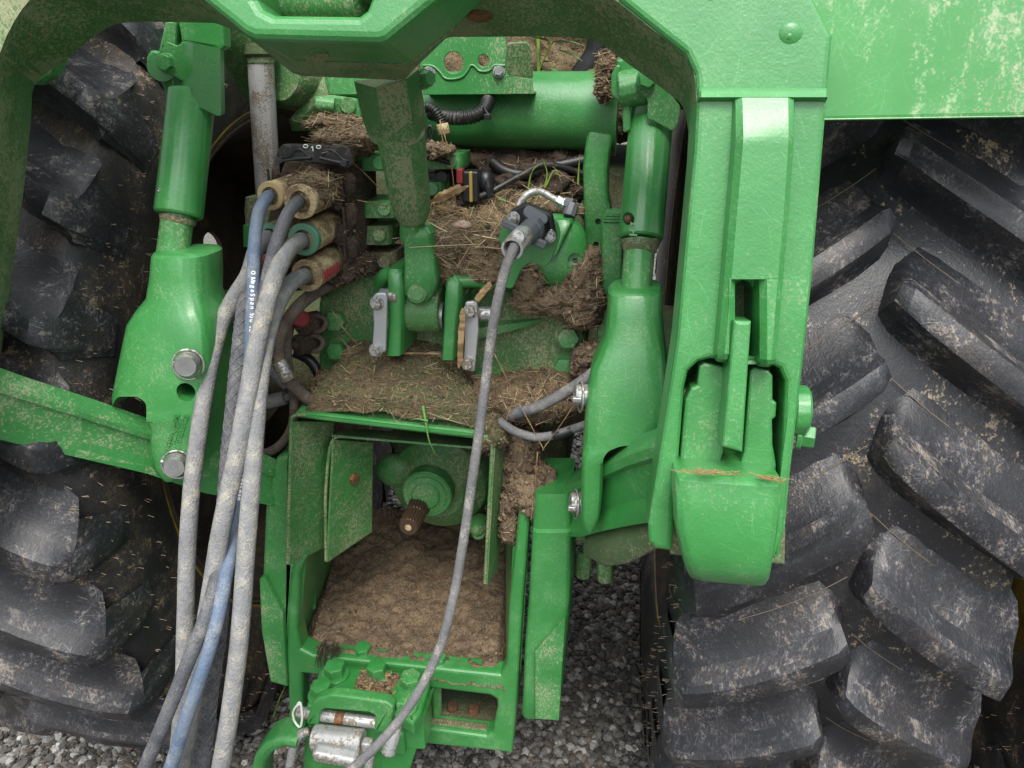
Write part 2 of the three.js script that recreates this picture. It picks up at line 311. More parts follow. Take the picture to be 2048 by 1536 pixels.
// a bevelled plate: front outline is a flat ring of points; it goes back from there (away from the eye) by thick
function plate(pts, thick, o = {}) {
  const { bevel = Math.min(0.004, thick * 0.3), round = 0, holes = [], seg = 2, back } = o;
  const n = V(0, 0, 0); const c = V(0, 0, 0); pts.forEach(p => c.add(p)); c.divideScalar(pts.length);
  for (let i = 0; i < pts.length; i++) { const a = pts[i], b = pts[(i + 1) % pts.length]; n.add(a.clone().sub(c).cross(b.clone().sub(c))); }
  n.normalize(); const toEye = EYE.clone().sub(c); if (n.dot(back ? back.clone().negate() : toEye) < 0) n.negate();
  const u = pts[1].clone().sub(pts[0]); u.addScaledVector(n, -u.dot(n)).normalize(); const v = n.clone().cross(u);
  const to2 = p => { const d = p.clone().sub(c); return new THREE.Vector2(d.dot(u), d.dot(v)); };
  let P = roundPoly(pts.map(to2), round); if (THREE.ShapeUtils.area(P) < 0) P.reverse();
  const sh = new THREE.Shape(P);
  for (const h of holes) sh.holes.push(new THREE.Path(h.map(to2)));
  const g = new THREE.ExtrudeGeometry(sh, { depth: Math.max(thick - 2 * bevel, 0.0005), bevelEnabled: bevel > 0, bevelThickness: bevel, bevelSize: bevel, bevelOffset: -bevel, bevelSegments: seg, steps: 1, curveSegments: 8 });
  g.translate(0, 0, -(thick - bevel));
  g.applyMatrix4(new THREE.Matrix4().makeBasis(u, v, n).setPosition(c));
  return g;
}
const disc2 = (c, r, n, u, seg = 20, ry) => { const v = n.clone().cross(u), out = []; for (let i = 0; i < seg; i++) { const a = i / seg * Math.PI * 2; out.push(c.clone().addScaledVector(u, Math.cos(a) * r).addScaledVector(v, Math.sin(a) * (ry || r))); } return out; };
const zp = (list, z) => list.map(([x, y]) => Z(x, y, z));
const pp = (list, pl, off = 0) => list.map(([x, y]) => pl(x, y, off));
// skin over rings of points, with caps
function loft(rings, o = {}) {
  const { crease = 40, closed = false, capA = true, capB = true } = o; const m = rings[0].length, pos = [], idx = [];
  rings.forEach(r => r.forEach(p => pos.push(p.x, p.y, p.z)));
  const L = closed ? rings.length : rings.length - 1;
  for (let i = 0; i < L; i++) for (let j = 0; j < m; j++) { const k = (j + 1) % m, i2 = (i + 1) % rings.length; idx.push(i * m + j, i * m + k, i2 * m + j, i * m + k, i2 * m + k, i2 * m + j); }
  const cap = (i, flip) => { const c = V(0, 0, 0); rings[i].forEach(p => c.add(p)); c.divideScalar(m); const ci = pos.length / 3; pos.push(c.x, c.y, c.z); for (let j = 0; j < m; j++) { const k = (j + 1) % m; flip ? idx.push(ci, i * m + k, i * m + j) : idx.push(ci, i * m + j, i * m + k); } };
  if (!closed) { if (capA) cap(0, true); if (capB) cap(rings.length - 1, false); }
  const g = new THREE.BufferGeometry(); g.setAttribute('position', new THREE.Float32BufferAttribute(pos, 3)); g.setIndex(idx);
  // outward check
  let vol = 0; const a = V(), b = V(), c = V(); for (let i = 0; i < idx.length; i += 3) { a.fromArray(pos, idx[i] * 3); b.fromArray(pos, idx[i + 1] * 3); c.fromArray(pos, idx[i + 2] * 3); vol += a.dot(b.clone().cross(c)); }
  if (vol < 0) for (let i = 0; i < idx.length; i += 3) { const t = idx[i]; idx[i] = idx[i + 1]; idx[i + 1] = t; }
  g.setIndex(idx);
  return toCreasedNormals(g, rad(crease));
}
// rounded-rectangle (superellipse) ring about c with half axes a along u, b along v
const ring = (c, u, v, a, b, e = 4, n = 24) => { const out = []; for (let i = 0; i < n; i++) { const t = i / n * Math.PI * 2, ct = Math.cos(t), st = Math.sin(t); out.push(c.clone().addScaledVector(u, a * Math.sign(ct) * Math.abs(ct) ** (2 / e)).addScaledVector(v, b * Math.sign(st) * Math.abs(st) ** (2 / e))); } return out; };
const EX = V(1, 0, 0), EY = V(0, 1, 0), EZ = V(0, 0, 1);
// upright casting from photograph rows [py, pxLeft, pxRight, zFront, depth, e]
const rows = (list, n = 28, crease = 35) => loft(list.map(([py, l, r, zf, dep, e = 5]) => { const a = Z(l, py, zf), b = Z(r, py, zf), c = a.clone().add(b).multiplyScalar(0.5); const u = b.clone().sub(a), h = u.length() / 2; u.normalize(); c.z -= dep / 2; return ring(c, u, EZ, h, dep / 2, e, n); }), { crease });
function along(p0, p1, prof, seg = 24, crease = 30) { // lathe: prof [[s metres from p0 or fraction if frac, r]]
  const d = p1.clone().sub(p0), L = d.length(); d.normalize(); const h = Math.abs(d.y) < 0.9 ? EY : EX; const u = h.clone().cross(d).normalize(), v = d.clone().cross(u);
  return loft(prof.map(([s, r]) => ring(p0.clone().addScaledVector(d, s * L), u, v, Math.max(r, 1e-5), Math.max(r, 1e-5), 2, seg)), { crease });
}
const cyl = (p0, p1, r, seg = 24, ch = 0.08) => { const L = p0.distanceTo(p1), k = Math.min(0.3, r * ch / L); return along(p0, p1, [[0, r * (1 - ch)], [k, r], [1 - k, r], [1, r * (1 - ch)]], seg); };
const taper = (p0, p1, r0, r1, seg = 24) => along(p0, p1, [[0, r0 * 0.94], [0.02, r0], [0.98, r1], [1, r1 * 0.94]], seg);
function tube(pts, r, o = {}) {
  const { seg = pts.length * 10, rs = 12, wob = 0, cap = true, ribs = 0 } = o;
  const curve = new THREE.CatmullRomCurve3(pts, false, 'centripetal'); const fr = curve.computeFrenetFrames(seg, false), L = curve.getLength();
  const pos = [], nor = [], uv = [], idx = [];
  for (let i = 0; i <= seg; i++) {
    const p = curve.getPointAt(i / seg), N = fr.normals[i], B = fr.binormals[i]; let q = typeof r === 'function' ? r(i / seg) : r;
    if (ribs) q *= (i % ribs < ribs / 2) ? 1 : 0.86;
    if (wob) { p.x += wob * (fbm3(p.x * 9, p.y * 9, p.z * 9, 2, 5) - 0.5); p.z += wob * (fbm3(p.x * 9, p.y * 9, p.z * 9, 2, 9) - 0.5); }
    for (let j = 0; j <= rs; j++) { const a = j / rs * Math.PI * 2, n = N.clone().multiplyScalar(Math.cos(a)).addScaledVector(B, Math.sin(a)); pos.push(p.x + n.x * q, p.y + n.y * q, p.z + n.z * q); nor.push(n.x, n.y, n.z); uv.push(i / seg * L, j / rs * q * 6.283); }
  }
  for (let i = 0; i < seg; i++) for (let j = 0; j < rs; j++) { const a = i * (rs + 1) + j, b = a + rs + 1; idx.push(a, a + 1, b, a + 1, b + 1, b); }
  if (cap) for (const i of [0, seg]) { const p = curve.getPointAt(i / seg), T = fr.tangents[i].clone().multiplyScalar(i ? 1 : -1), ci = pos.length / 3; pos.push(p.x, p.y, p.z); nor.push(T.x, T.y, T.z); uv.push(0, 0); for (let j = 0; j < rs; j++) { const a = i * (rs + 1) + j; i ? idx.push(ci, a, a + 1) : idx.push(ci, a + 1, a); } }
  const g = new THREE.BufferGeometry(); g.setAttribute('position', new THREE.Float32BufferAttribute(pos, 3)); g.setAttribute('normal', new THREE.Float32BufferAttribute(nor, 3)); g.setAttribute('uv', new THREE.Float32BufferAttribute(uv, 2)); g.setIndex(idx);
  if (ribs) g.computeVertexNormals();
  g.userData.keepUV = true; return g;
}
const frameZ = (p, n, u0) => { n = n.clone().normalize(); let u = (u0 || (Math.abs(n.y) < 0.9 ? EY : EX)).clone(); u.addScaledVector(n, -u.dot(n)).normalize(); return new THREE.Matrix4().makeBasis(u, n.clone().cross(u), n).setPosition(p); };
// hexagon head standing on p, pointing along n; returns [washer, head]
function hex(p, n, r, h, spin = 0, washer = 1.28, wh = 0.25) {
  const c0 = []; const H = (rad_, z, k = 6) => { const o = []; for (let i = 0; i < 24; i++) { const a = i / 24 * Math.PI * 2 + spin, m = ((i % 4) / 4 - 0.5) * Math.PI / 3; let q = rad_; if (k === 6) { const s = a - spin, w = s - Math.round(s / (Math.PI / 3)) * Math.PI / 3; q = rad_ * Math.cos(Math.PI / 6) / Math.cos(Math.PI / 6 - Math.abs(w)); } o.push(V(Math.cos(a) * q, Math.sin(a) * q, z)); } return o; };
  const w = wh * h; const head = loft([H(r, w - 0.0005), H(r, w + h * 0.9), H(r * 0.93, w + h * 0.99), H(r * 0.88, w + h)], { crease: 25 });
  const wa = loft([H(r * washer, -0.002, 0), H(r * washer, w * 0.7, 0), H(r * washer * 0.95, w, 0)], { crease: 30 });
  const m = frameZ(p, n); head.applyMatrix4(m); wa.applyMatrix4(m); return [wa, head];
}
const rbox = (c, sx, sy, sz, r = 0.004, rot) => { const g = new RoundedBoxGeometry(sx, sy, sz, 2, Math.min(r, sx * 0.45, sy * 0.45, sz * 0.45)); if (rot) g.applyMatrix4(new THREE.Matrix4().makeRotationFromEuler(rot)); g.translate(c.x, c.y, c.z); return g; };
const ballAt = (c, r, sx = 1, sy = 1, sz = 1) => { const g = new THREE.SphereGeometry(r, 20, 14); g.scale(sx, sy, sz); g.translate(c.x, c.y, c.z); return g; };
const ev = new Evaluator(); ev.useGroups = false; ev.attributes = ['position', 'normal', 'uv'];
function cut(g, ...tools) { // boolean difference
  const prep = q => { q = clean(q); if (!q.attributes.uv) q.setAttribute('uv', new THREE.BufferAttribute(new Float32Array(q.attributes.position.count * 2), 2)); const b = new Brush(q); b.updateMatrixWorld(); return b; };
  let b = prep(g); for (const t of tools) { b = ev.evaluate(b, prep(t), SUBTRACTION); b.updateMatrixWorld(); } return b.geometry;
}
// a lumpy sheet between four corners; h(u,v) lifts it along its own normal
function sheet(p00, p10, p11, p01, nu, nv, h) {
  const pos = [], idx = [], n = p10.clone().sub(p00).cross(p01.clone().sub(p00)).normalize(); if (n.y < 0) n.negate();
  for (let j = 0; j <= nv; j++) for (let i = 0; i <= nu; i++) { const u = i / nu, v = j / nv; const p = p00.clone().multiplyScalar((1 - u) * (1 - v)).addScaledVector(p10, u * (1 - v)).addScaledVector(p11, u * v).addScaledVector(p01, (1 - u) * v); p.addScaledVector(n, h(u, v, p)); pos.push(p.x, p.y, p.z); }
  for (let j = 0; j < nv; j++) for (let i = 0; i < nu; i++) { const a = j * (nu + 1) + i, b = a + 1, c = a + nu + 1, d = c + 1; idx.push(a, b, d, a, d, c); }
  const g = new THREE.BufferGeometry(); g.setAttribute('position', new THREE.Float32BufferAttribute(pos, 3)); g.setIndex(idx); g.computeVertexNormals();
  const nn = g.attributes.normal; if (V(nn.getX(5), nn.getY(5), nn.getZ(5)).dot(n) < 0) { for (let i = 0; i < idx.length; i += 3) { const t = idx[i]; idx[i] = idx[i + 1]; idx[i + 1] = t; } g.setIndex(idx); g.computeVertexNormals(); }
  return g;
}
// a clod: noisy ellipsoid
function clod(c, sx, sy, sz, rough = 0.25, freq = 1, det = 46, s = 3) {
  const g = mergeVertices((() => { const q = new THREE.SphereGeometry(1, det * 2, det); q.deleteAttribute('uv'); q.deleteAttribute('normal'); return q; })(), 1e-4), p = g.attributes.position;
  for (let i = 0; i < p.count; i++) { const v = V(p.getX(i), p.getY(i), p.getZ(i)); const wx = c.x + v.x * sx, wy = c.y + v.y * sy, wz = c.z + v.z * sz; const n = fbm3(wx * 22 * freq, wy * 22 * freq, wz * 22 * freq, 5, s) - 0.5, n2 = fbm3(wx * 90, wy * 90, wz * 90, 4, s + 7) - 0.5; const k = 1 + rough * 2.6 * n + rough * 1.5 * n2; p.setXYZ(i, c.x + v.x * sx * k, c.y + v.y * sy * k, c.z + v.z * sz * k); }
  g.computeVertexNormals(); return g;
}
// one straw blade (unit length along x), slightly bent
const bladeGeo = (() => { const g = new THREE.BoxGeometry(1, 1, 1, 4, 1, 1), p = g.attributes.position; for (let i = 0; i < p.count; i++) { const x = p.getX(i); p.setY(i, p.getY(i) + 0); p.setZ(i, p.getZ(i) + 14 * (x * x - 0.08) * 0.6); const k = 1 - 0.5 * Math.abs(x * 2); p.setY(i, p.getY(i) * k); } g.computeVertexNormals(); return g; })();
const CHAFF = [0x857158, 0x76624c, 0x9c8868, 0x68543f, 0xa8946f, 0x8c7656, 0x5a4a3a, 0xb8a684, 0x7c6a54];
const crumbGeo = (() => { const s = mergeVertices((() => { const q = new THREE.IcosahedronGeometry(1, 1); q.deleteAttribute('uv'); q.deleteAttribute('normal'); return q; })(), 1e-3), p = s.attributes.position; for (let i = 0; i < p.count; i++) { const d = 0.65 + 0.6 * hash3(i, 5, 2, 6); p.setXYZ(i, p.getX(i) * d, p.getY(i) * d * 0.75, p.getZ(i) * d); } s.computeVertexNormals(); s.setAttribute('uv', new THREE.BufferAttribute(new Float32Array(p.count * 2), 2)); return s; })();
function crumbs(parent, mesh, count, size, cols) {
  const im = new THREE.InstancedMesh(crumbGeo, M.chaff, count), P = V(), N = V(), col = new THREE.Color(), q = new THREE.Quaternion(), e = new THREE.Euler(); im.name = 'soil_crumbs'; im.userData.kind = 'stuff'; im.castShadow = im.receiveShadow = true; const keep = seed; seed = 4000 + count;
  const s = new MeshSurfaceSampler(mesh).setRandomGenerator(rnd).build();
  for (let n = 0; n < count; n++) { s.sample(P, N); const r = size * (0.25 + rnd() * rnd()); q.setFromEuler(e.set(rr(0, 6), rr(0, 6), rr(0, 6))); im.setMatrixAt(n, new THREE.Matrix4().compose(P.clone().addScaledVector(N, r * 0.2), q, V(r, r, r))); col.set(pick(cols)).multiplyScalar(rr(0.6, 1.1)); im.setColorAt(n, col); }
  seed = keep; parent.add(im); return im;
}
// straw lying on meshes: kind stuff, child of the heap it lies on
function straw(parent, meshes, count, len, wid, o = {}) {
  const im = new THREE.InstancedMesh(bladeGeo, M.chaff, count); im.name = 'straw'; im.castShadow = im.receiveShadow = true; im.userData.kind = 'stuff';
  const off = base.get(parent) || V(0, 0, 0), P = V(), N = V(), col = new THREE.Color(); const keep = seed; seed = 900 + count;
  const ss = meshes.map(m => { const s = new MeshSurfaceSampler(m).setRandomGenerator(rnd).build(); const g = m.geometry; g.computeBoundingBox(); const d = g.boundingBox.getSize(V()); return { s, w: d.x * d.z + d.x * d.y + d.y * d.z }; }); const tw = ss.reduce((a, b) => a + b.w, 0);
  let n = 0, guard = 0; while (n < count && guard++ < count * 12) {
    let t = rnd() * tw, k = 0; while (k < ss.length - 1 && (t -= ss[k].w) > 0) k++;
    ss[k].s.sample(P, N); if (N.y < (o.minY ?? -0.2) && N.z < 0.2) continue; if (o.keep && !o.keep(P.clone().add(off))) continue;
    const a = rnd() * 6.283, L = len * (0.35 + 1.1 * rnd() * rnd() + 0.2 * rnd()), u = V(Math.cos(a), 0, Math.sin(a)); u.addScaledVector(N, -u.dot(N)).normalize(); u.addScaledVector(N, rr(-0.12, o.stick ?? 0.3)).normalize();
    const v = N.clone().cross(u).normalize(), w = u.clone().cross(v); const W = wid * rr(0.5, 1.5);
    im.setMatrixAt(n, new THREE.Matrix4().makeBasis(u.multiplyScalar(L), v.multiplyScalar(W), w.multiplyScalar(W * 0.5)).setPosition(P.addScaledVector(N, W * rr(0.2, 1.4))));
    col.set(pick(o.colors || CHAFF)); col.multiplyScalar(rr(0.7, 1.1)); im.setColorAt(n, col); n++;
  }
  im.count = n; seed = keep; parent.add(im); return im;
}
// ---------------------------------------------------------------- ground: one sheet to the horizon, loose stones where they can be told apart
{
  const map = tex((i, c) => { const v = 0.6 + 0.8 * nFine[i]; c[0] = 92 * v; c[1] = 90 * v; c[2] = 86 * v; mixc(c, [150, 146, 138], 0.7 * sst(0.58, 0.64, nSpot[i])); mixc(c, [52, 48, 44], 0.7 * sst(0.55, 0.7, nFine[i])); }, true); map.repeat.set(1.6, 1.6);
  const b = gray(nFine); b.repeat.set(1.6, 1.6);
  const g = new THREE.PlaneGeometry(300, 300, 1, 1); g.rotateX(-Math.PI / 2); const uv = g.attributes.uv; for (let i = 0; i < uv.count; i++) uv.setXY(i, uv.getX(i) * 300, uv.getY(i) * 300);
  const m = new THREE.Mesh(g, new THREE.MeshStandardMaterial({ map, roughness: 0.95, bumpMap: b, bumpScale: 0.012 }));
  m.name = 'ground'; m.userData = { kind: 'structure', label: 'grey crushed gravel yard under the tractor' }; m.receiveShadow = true; scene.add(m);
  const grav = new THREE.Group(); grav.name = 'gravel'; grav.userData = { kind: 'stuff', label: 'loose grey crushed stones covering the ground', category: 'gravel' }; scene.add(grav);
  const cols = [0x6e6b66, 0x7c7a76, 0x5a5753, 0x8c8984, 0x4c4946, 0x9c9a94, 0x75695c, 0x635f5a, 0xb2b0aa]; const col = new THREE.Color();
  for (let k = 0; k < 4; k++) {
    const s = mergeVertices((() => { const q = new THREE.IcosahedronGeometry(1, 1); q.deleteAttribute('uv'); q.deleteAttribute('normal'); return q; })(), 1e-3), p = s.attributes.position;
    for (let i = 0; i < p.count; i++) { const v = V(p.getX(i), p.getY(i), p.getZ(i)); const d = 0.72 + 0.55 * hash3(i, k, 3, 8); v.multiplyScalar(d); v.y *= 0.72; if (k % 2) v.x *= 1.25; p.setXYZ(i, v.x, v.y, v.z); }
    let sg = s.toNonIndexed(); sg.computeVertexNormals(); sg.setAttribute('uv', new THREE.BufferAttribute(new Float32Array(sg.attributes.position.count * 2), 2));
    const N = 19000, im = new THREE.InstancedMesh(sg, M.stone, N); im.name = 'stones'; im.castShadow = im.receiveShadow = true; im.userData.kind = 'stuff';
    const q = new THREE.Quaternion(), e = new THREE.Euler();
    for (let n = 0; n < N; n++) {
      const x = rr(-1.7, 1.0), z = 0.7 - 4.4 * Math.pow(rnd(), 1.5), r = rr(0.0045, 0.011) * (rnd() < 0.06 ? 1.5 : 1);
      q.setFromEuler(e.set(rr(-0.6, 0.6), rr(0, 6.28), rr(-0.6, 0.6)));
      im.setMatrixAt(n, new THREE.Matrix4().compose(V(x, r * rr(0.1, 0.9), z), q, V(r, r, r))); col.set(pick(cols)).multiplyScalar(rr(0.35, 0.8)); im.setColorAt(n, col);
    }
    grav.add(im);
  }
}

// ---------------------------------------------------------------- the tractor
const AXY = 0.93, TR = 1.0;
const tractor = thing('tractor', 'big muddy green tractor seen from behind with tall lugged tyres', 'tractor', V(0.05, 0, -0.60));
{
  const R0 = 0.944, NL = 31, pitch = Math.PI * 2 / NL;
  const prof = [[-0.205, 0.64], [-0.235, 0.66], [-0.262, 0.71], [-0.275, 0.775], [-0.272, 0.84], [-0.262, 0.893], [-0.245, 0.92], [-0.2, 0.931], [-0.1, 0.937], [0, 0.94], [0.1, 0.937], [0.2, 0.931], [0.245, 0.92], [0.262, 0.893], [0.272, 0.84], [0.275, 0.775], [0.262, 0.71], [0.235, 0.66], [0.205, 0.64]];
  const pf = (a) => lerp(R0, 0.924, (a / 0.25) ** 2);
  const revolve = (pr, seg, closeIt) => { const rings = pr.map(([s, r]) => { const o = []; for (let i = 0; i < seg; i++) { const t = i / seg * Math.PI * 2; o.push(V(s, r * Math.sin(t), r * Math.cos(t))); } return o; }); return loft(rings, { crease: 32, capA: !closeIt, capB: !closeIt, closed: closeIt }); };
  function lug(side, v) {
    const A = [[0.000, 0.012, 0.05], [0.004, 0.026, 0.012], [0.018, 0.031, 0.001], [0.05, 0.031, 0], [0.085, 0.030, 0], [0.12, 0.029, 0], [0.155, 0.028, 0.001], [0.19, 0.028, 0.003], [0.222, 0.029, 0.006], [0.247, 0.030, 0.011], [0.262, 0.030, 0.03], [0.272, 0.029, 0.085], [0.276, 0.028, 0.13]];
    const drop = a => 0.165 * Math.pow(a / 0.25, 0.86);
    const rings = A.map(([a, w, d], i) => { w *= 0.62 + 0.14 * Math.min(1, a / 0.25);
      const sl = (drop(Math.min(a, 0.25) + 0.004) - drop(Math.max(0.0, Math.min(a, 0.25) - 0.004))) / 0.008 * 0.8, l = Math.hypot(1, sl), ns = sl / l, na = 1 / l;
      const rt = TR - d - 0.010 * (a / 0.25) ** 2, rb = i > 9 ? rt - 0.035 : pf(a) - 0.012;
      return [[-w - 0.118, rb], [-w - 0.080, lerp(rb, rt, 0.15)], [-w - 0.048, lerp(rb, rt, 0.32)], [-w - 0.022, lerp(rb, rt, 0.56)], [-w - 0.006, lerp(rb, rt, 0.86)], [-w + 0.002, rt - 0.0006], [-w + 0.006, rt], [w - 0.004, rt], [w - 0.001, rt - 0.0015], [w, rt - 0.004], [w + 0.005, lerp(rb, rt, 0.5)], [w + 0.014, lerp(rb, rt, 0.18)], [w + 0.030, rb]].reverse().map(([q, r]) => {
        const fk = [0.6, 0.8, 0.95, 1, 1, 1, 1, 1, 0.95, 0.85, 0.6, 0.4, 0.3][i]; if (Math.abs(q) > w) q = Math.sign(q) * (w + (Math.abs(q) - w) * fk);
        // lower flank steep, upper flank a long fillet
        const s = a + ns * -q * (i < 8 ? 0.55 : i === 8 ? 0.48 : i === 9 ? 0.36 : i === 10 ? 0.2 : 0.08), arc = -drop(Math.min(a, 0.26)) - q * na, th = arc / TR; return V(side * s, r * Math.sin(th), r * Math.cos(th));
      });
    });
    const g = clean(loft(rings, { crease: 34 })); boxUV(g); const uv = g.attributes.uv; for (let i = 0; i < uv.count; i++) uv.setXY(i, uv.getX(i) + v * 0.173, uv.getY(i) + v * 0.29); return g;
  }
  const lugs = [-1, 1].map(s => [0, 1, 2, 3].map(v => lug(s, v)));
  const carcass = revolve(prof, 120, false); // ends closed by the rim
  const tyreGeo = (() => { const g = clean(loft(prof.map(([s, r]) => { const o = []; for (let i = 0; i < 120; i++) { const t = i / 120 * Math.PI * 2; o.push(V(s, r * Math.sin(t), r * Math.cos(t))); } return o; }), { crease: 60, capA: false, capB: false })); return boxUV(g); })();
  // fine flash lines left by the mould between the lugs
  const lineGeo = (side) => { const p = []; for (let k = 0; k <= 10; k++) { const a = 0.012 + 0.232 * k / 10, th = (-0.165 * Math.pow(a / 0.25, 0.86)) / TR, r = pf(a) + 0.0015; p.push(V(side * a, r * Math.sin(th), r * Math.cos(th))); } return tube(p, 0.0008, { seg: 16, rs: 5, wob: 0.004 }); };
  const lines = [-1, 1].map(lineGeo);
  const dustLine = new THREE.MeshStandardMaterial({ color: 0x6e6252, roughness: 0.9 });
  const rimOut = [[-0.205, 0.672], [-0.232, 0.668], [-0.235, 0.655], [-0.228, 0.645], [-0.20, 0.63], [-0.12, 0.60], [0.0, 0.585], [0.12, 0.60], [0.2, 0.63], [0.228, 0.645], [0.235, 0.655], [0.232, 0.668], [0.205, 0.672]];
  const rimIn = rimOut.slice().reverse().map(([s, r]) => [s * 0.985, r - 0.012]);
  const rimGeo = boxUV(clean(revolve([...rimOut, ...rimIn], 96, true)));
  const flangeGeo = boxUV(clean(mergeGeometries([-1, 1].map(s => { const g = new THREE.TorusGeometry(0.666, 0.006, 8, 120); g.rotateY(Math.PI / 2); g.translate(s * 0.234, 0, 0); return g; }))));
  const discGeo = (ds) => { const sh = new THREE.Shape(); sh.absarc(0, 0, 0.588, 0, Math.PI * 2); for (let k = 0; k < 6; k++) { const a = rad(-70) + k * Math.PI / 3, h = new THREE.Path(); h.absellipse(Math.cos(a) * 0.34, Math.sin(a) * 0.34, 0.055, 0.04, 0, Math.PI * 2, true, a + Math.PI / 2); sh.holes.push(h); } const g = new THREE.ExtrudeGeometry(sh, { depth: 0.014, bevelEnabled: false, curveSegments: 48 }); g.rotateY(Math.PI / 2); g.translate(ds, 0, 0); return boxUV(clean(g)); };
  const hubGeo = boxUV(clean(revolve([[-0.24, 0.16], [-0.235, 0.175], [0.12, 0.19], [0.125, 0.0]], 48, false)));
  const hairGeo = new THREE.CylinderGeometry(0.0006, 0.0004, 1, 5); hairGeo.translate(0, 0.5, 0);
  function wheel(x, inner, ds, full, skin, hub, dy = 0, dz = 0, wide = 0.94) { // inner: the side that faces the middle of the tractor
    const w = new THREE.Group(); w.name = 'rear_wheel'; w.position.set(x - 0.05, AXY + dy, dz); w.scale.x = wide; tractor.add(w);
    const add = (n, g, m, rx = 0) => { const q = new THREE.Mesh(g, m); q.name = n; q.rotation.x = rx; q.castShadow = q.receiveShadow = true; w.add(q); return q; };
    add('tyre', tyreGeo, skin); add('rim', rimGeo, hub); add('rim_flange', flangeGeo, M.yellow); add('wheel_disc', discGeo(ds), hub); add('hub', hubGeo, M.caked);
    for (let k = 0; k < NL; k++) for (const s of [0, 1]) add('lug', lugs[s][(k * 3 + s) % 4], M.rubber, -(k + (s ? 0 : 0.5)) * pitch + full);
    for (let k = 0; k < NL; k++) for (const s of [0, 1]) { const th = -(k + (s ? 0.5 : 0)) * pitch + full; const c = Math.sin(-th); add('mould_line', lines[s], dustLine, th); }
    const N = 900, im = new THREE.InstancedMesh(hairGeo, M.hair, N); im.name = 'vent_hair'; im.userData.kind = 'stuff';
    for (let n = 0; n < N; n++) { // little rubber whiskers in rows on shoulder and side wall
      const row = Math.floor(rnd() * 5), r = [0.923, 0.90, 0.87, 0.83, 0.77][row] + rr(-0.004, 0.004), s = [0.256, 0.263, 0.268, 0.272, 0.276][row], th = Math.floor(rnd() * 150) / 150 * Math.PI * 2 + row * 0.013;
      const p = V(inner * s, r * Math.sin(th), r * Math.cos(th)), d = V(inner * (1), rr(-0.4, 0.2), rr(-0.3, 0.3)).normalize(), L = rr(0.006, 0.014);
      im.setMatrixAt(n, new THREE.Matrix4().compose(p, new THREE.Quaternion().setFromUnitVectors(EY, d), V(1, L, 1)));
    }
    w.add(im); return w;
  }
  wheel(0.75, -1, 0.12, rad(-3.6), M.treadGrey, M.rimMud, 0, 0, 0.87); wheel(-0.715, 1, -0.12, rad(-8.6), M.sidewall, M.rimMud, -0.03, 0.03, 1); { const o = wheel(1.46, -1, -0.05, rad(5), M.sidewall, M.yellow); for (const c of o.children) if (/rim|disc/.test(c.name)) c.scale.set(1, 1.07, 1.07); }
}
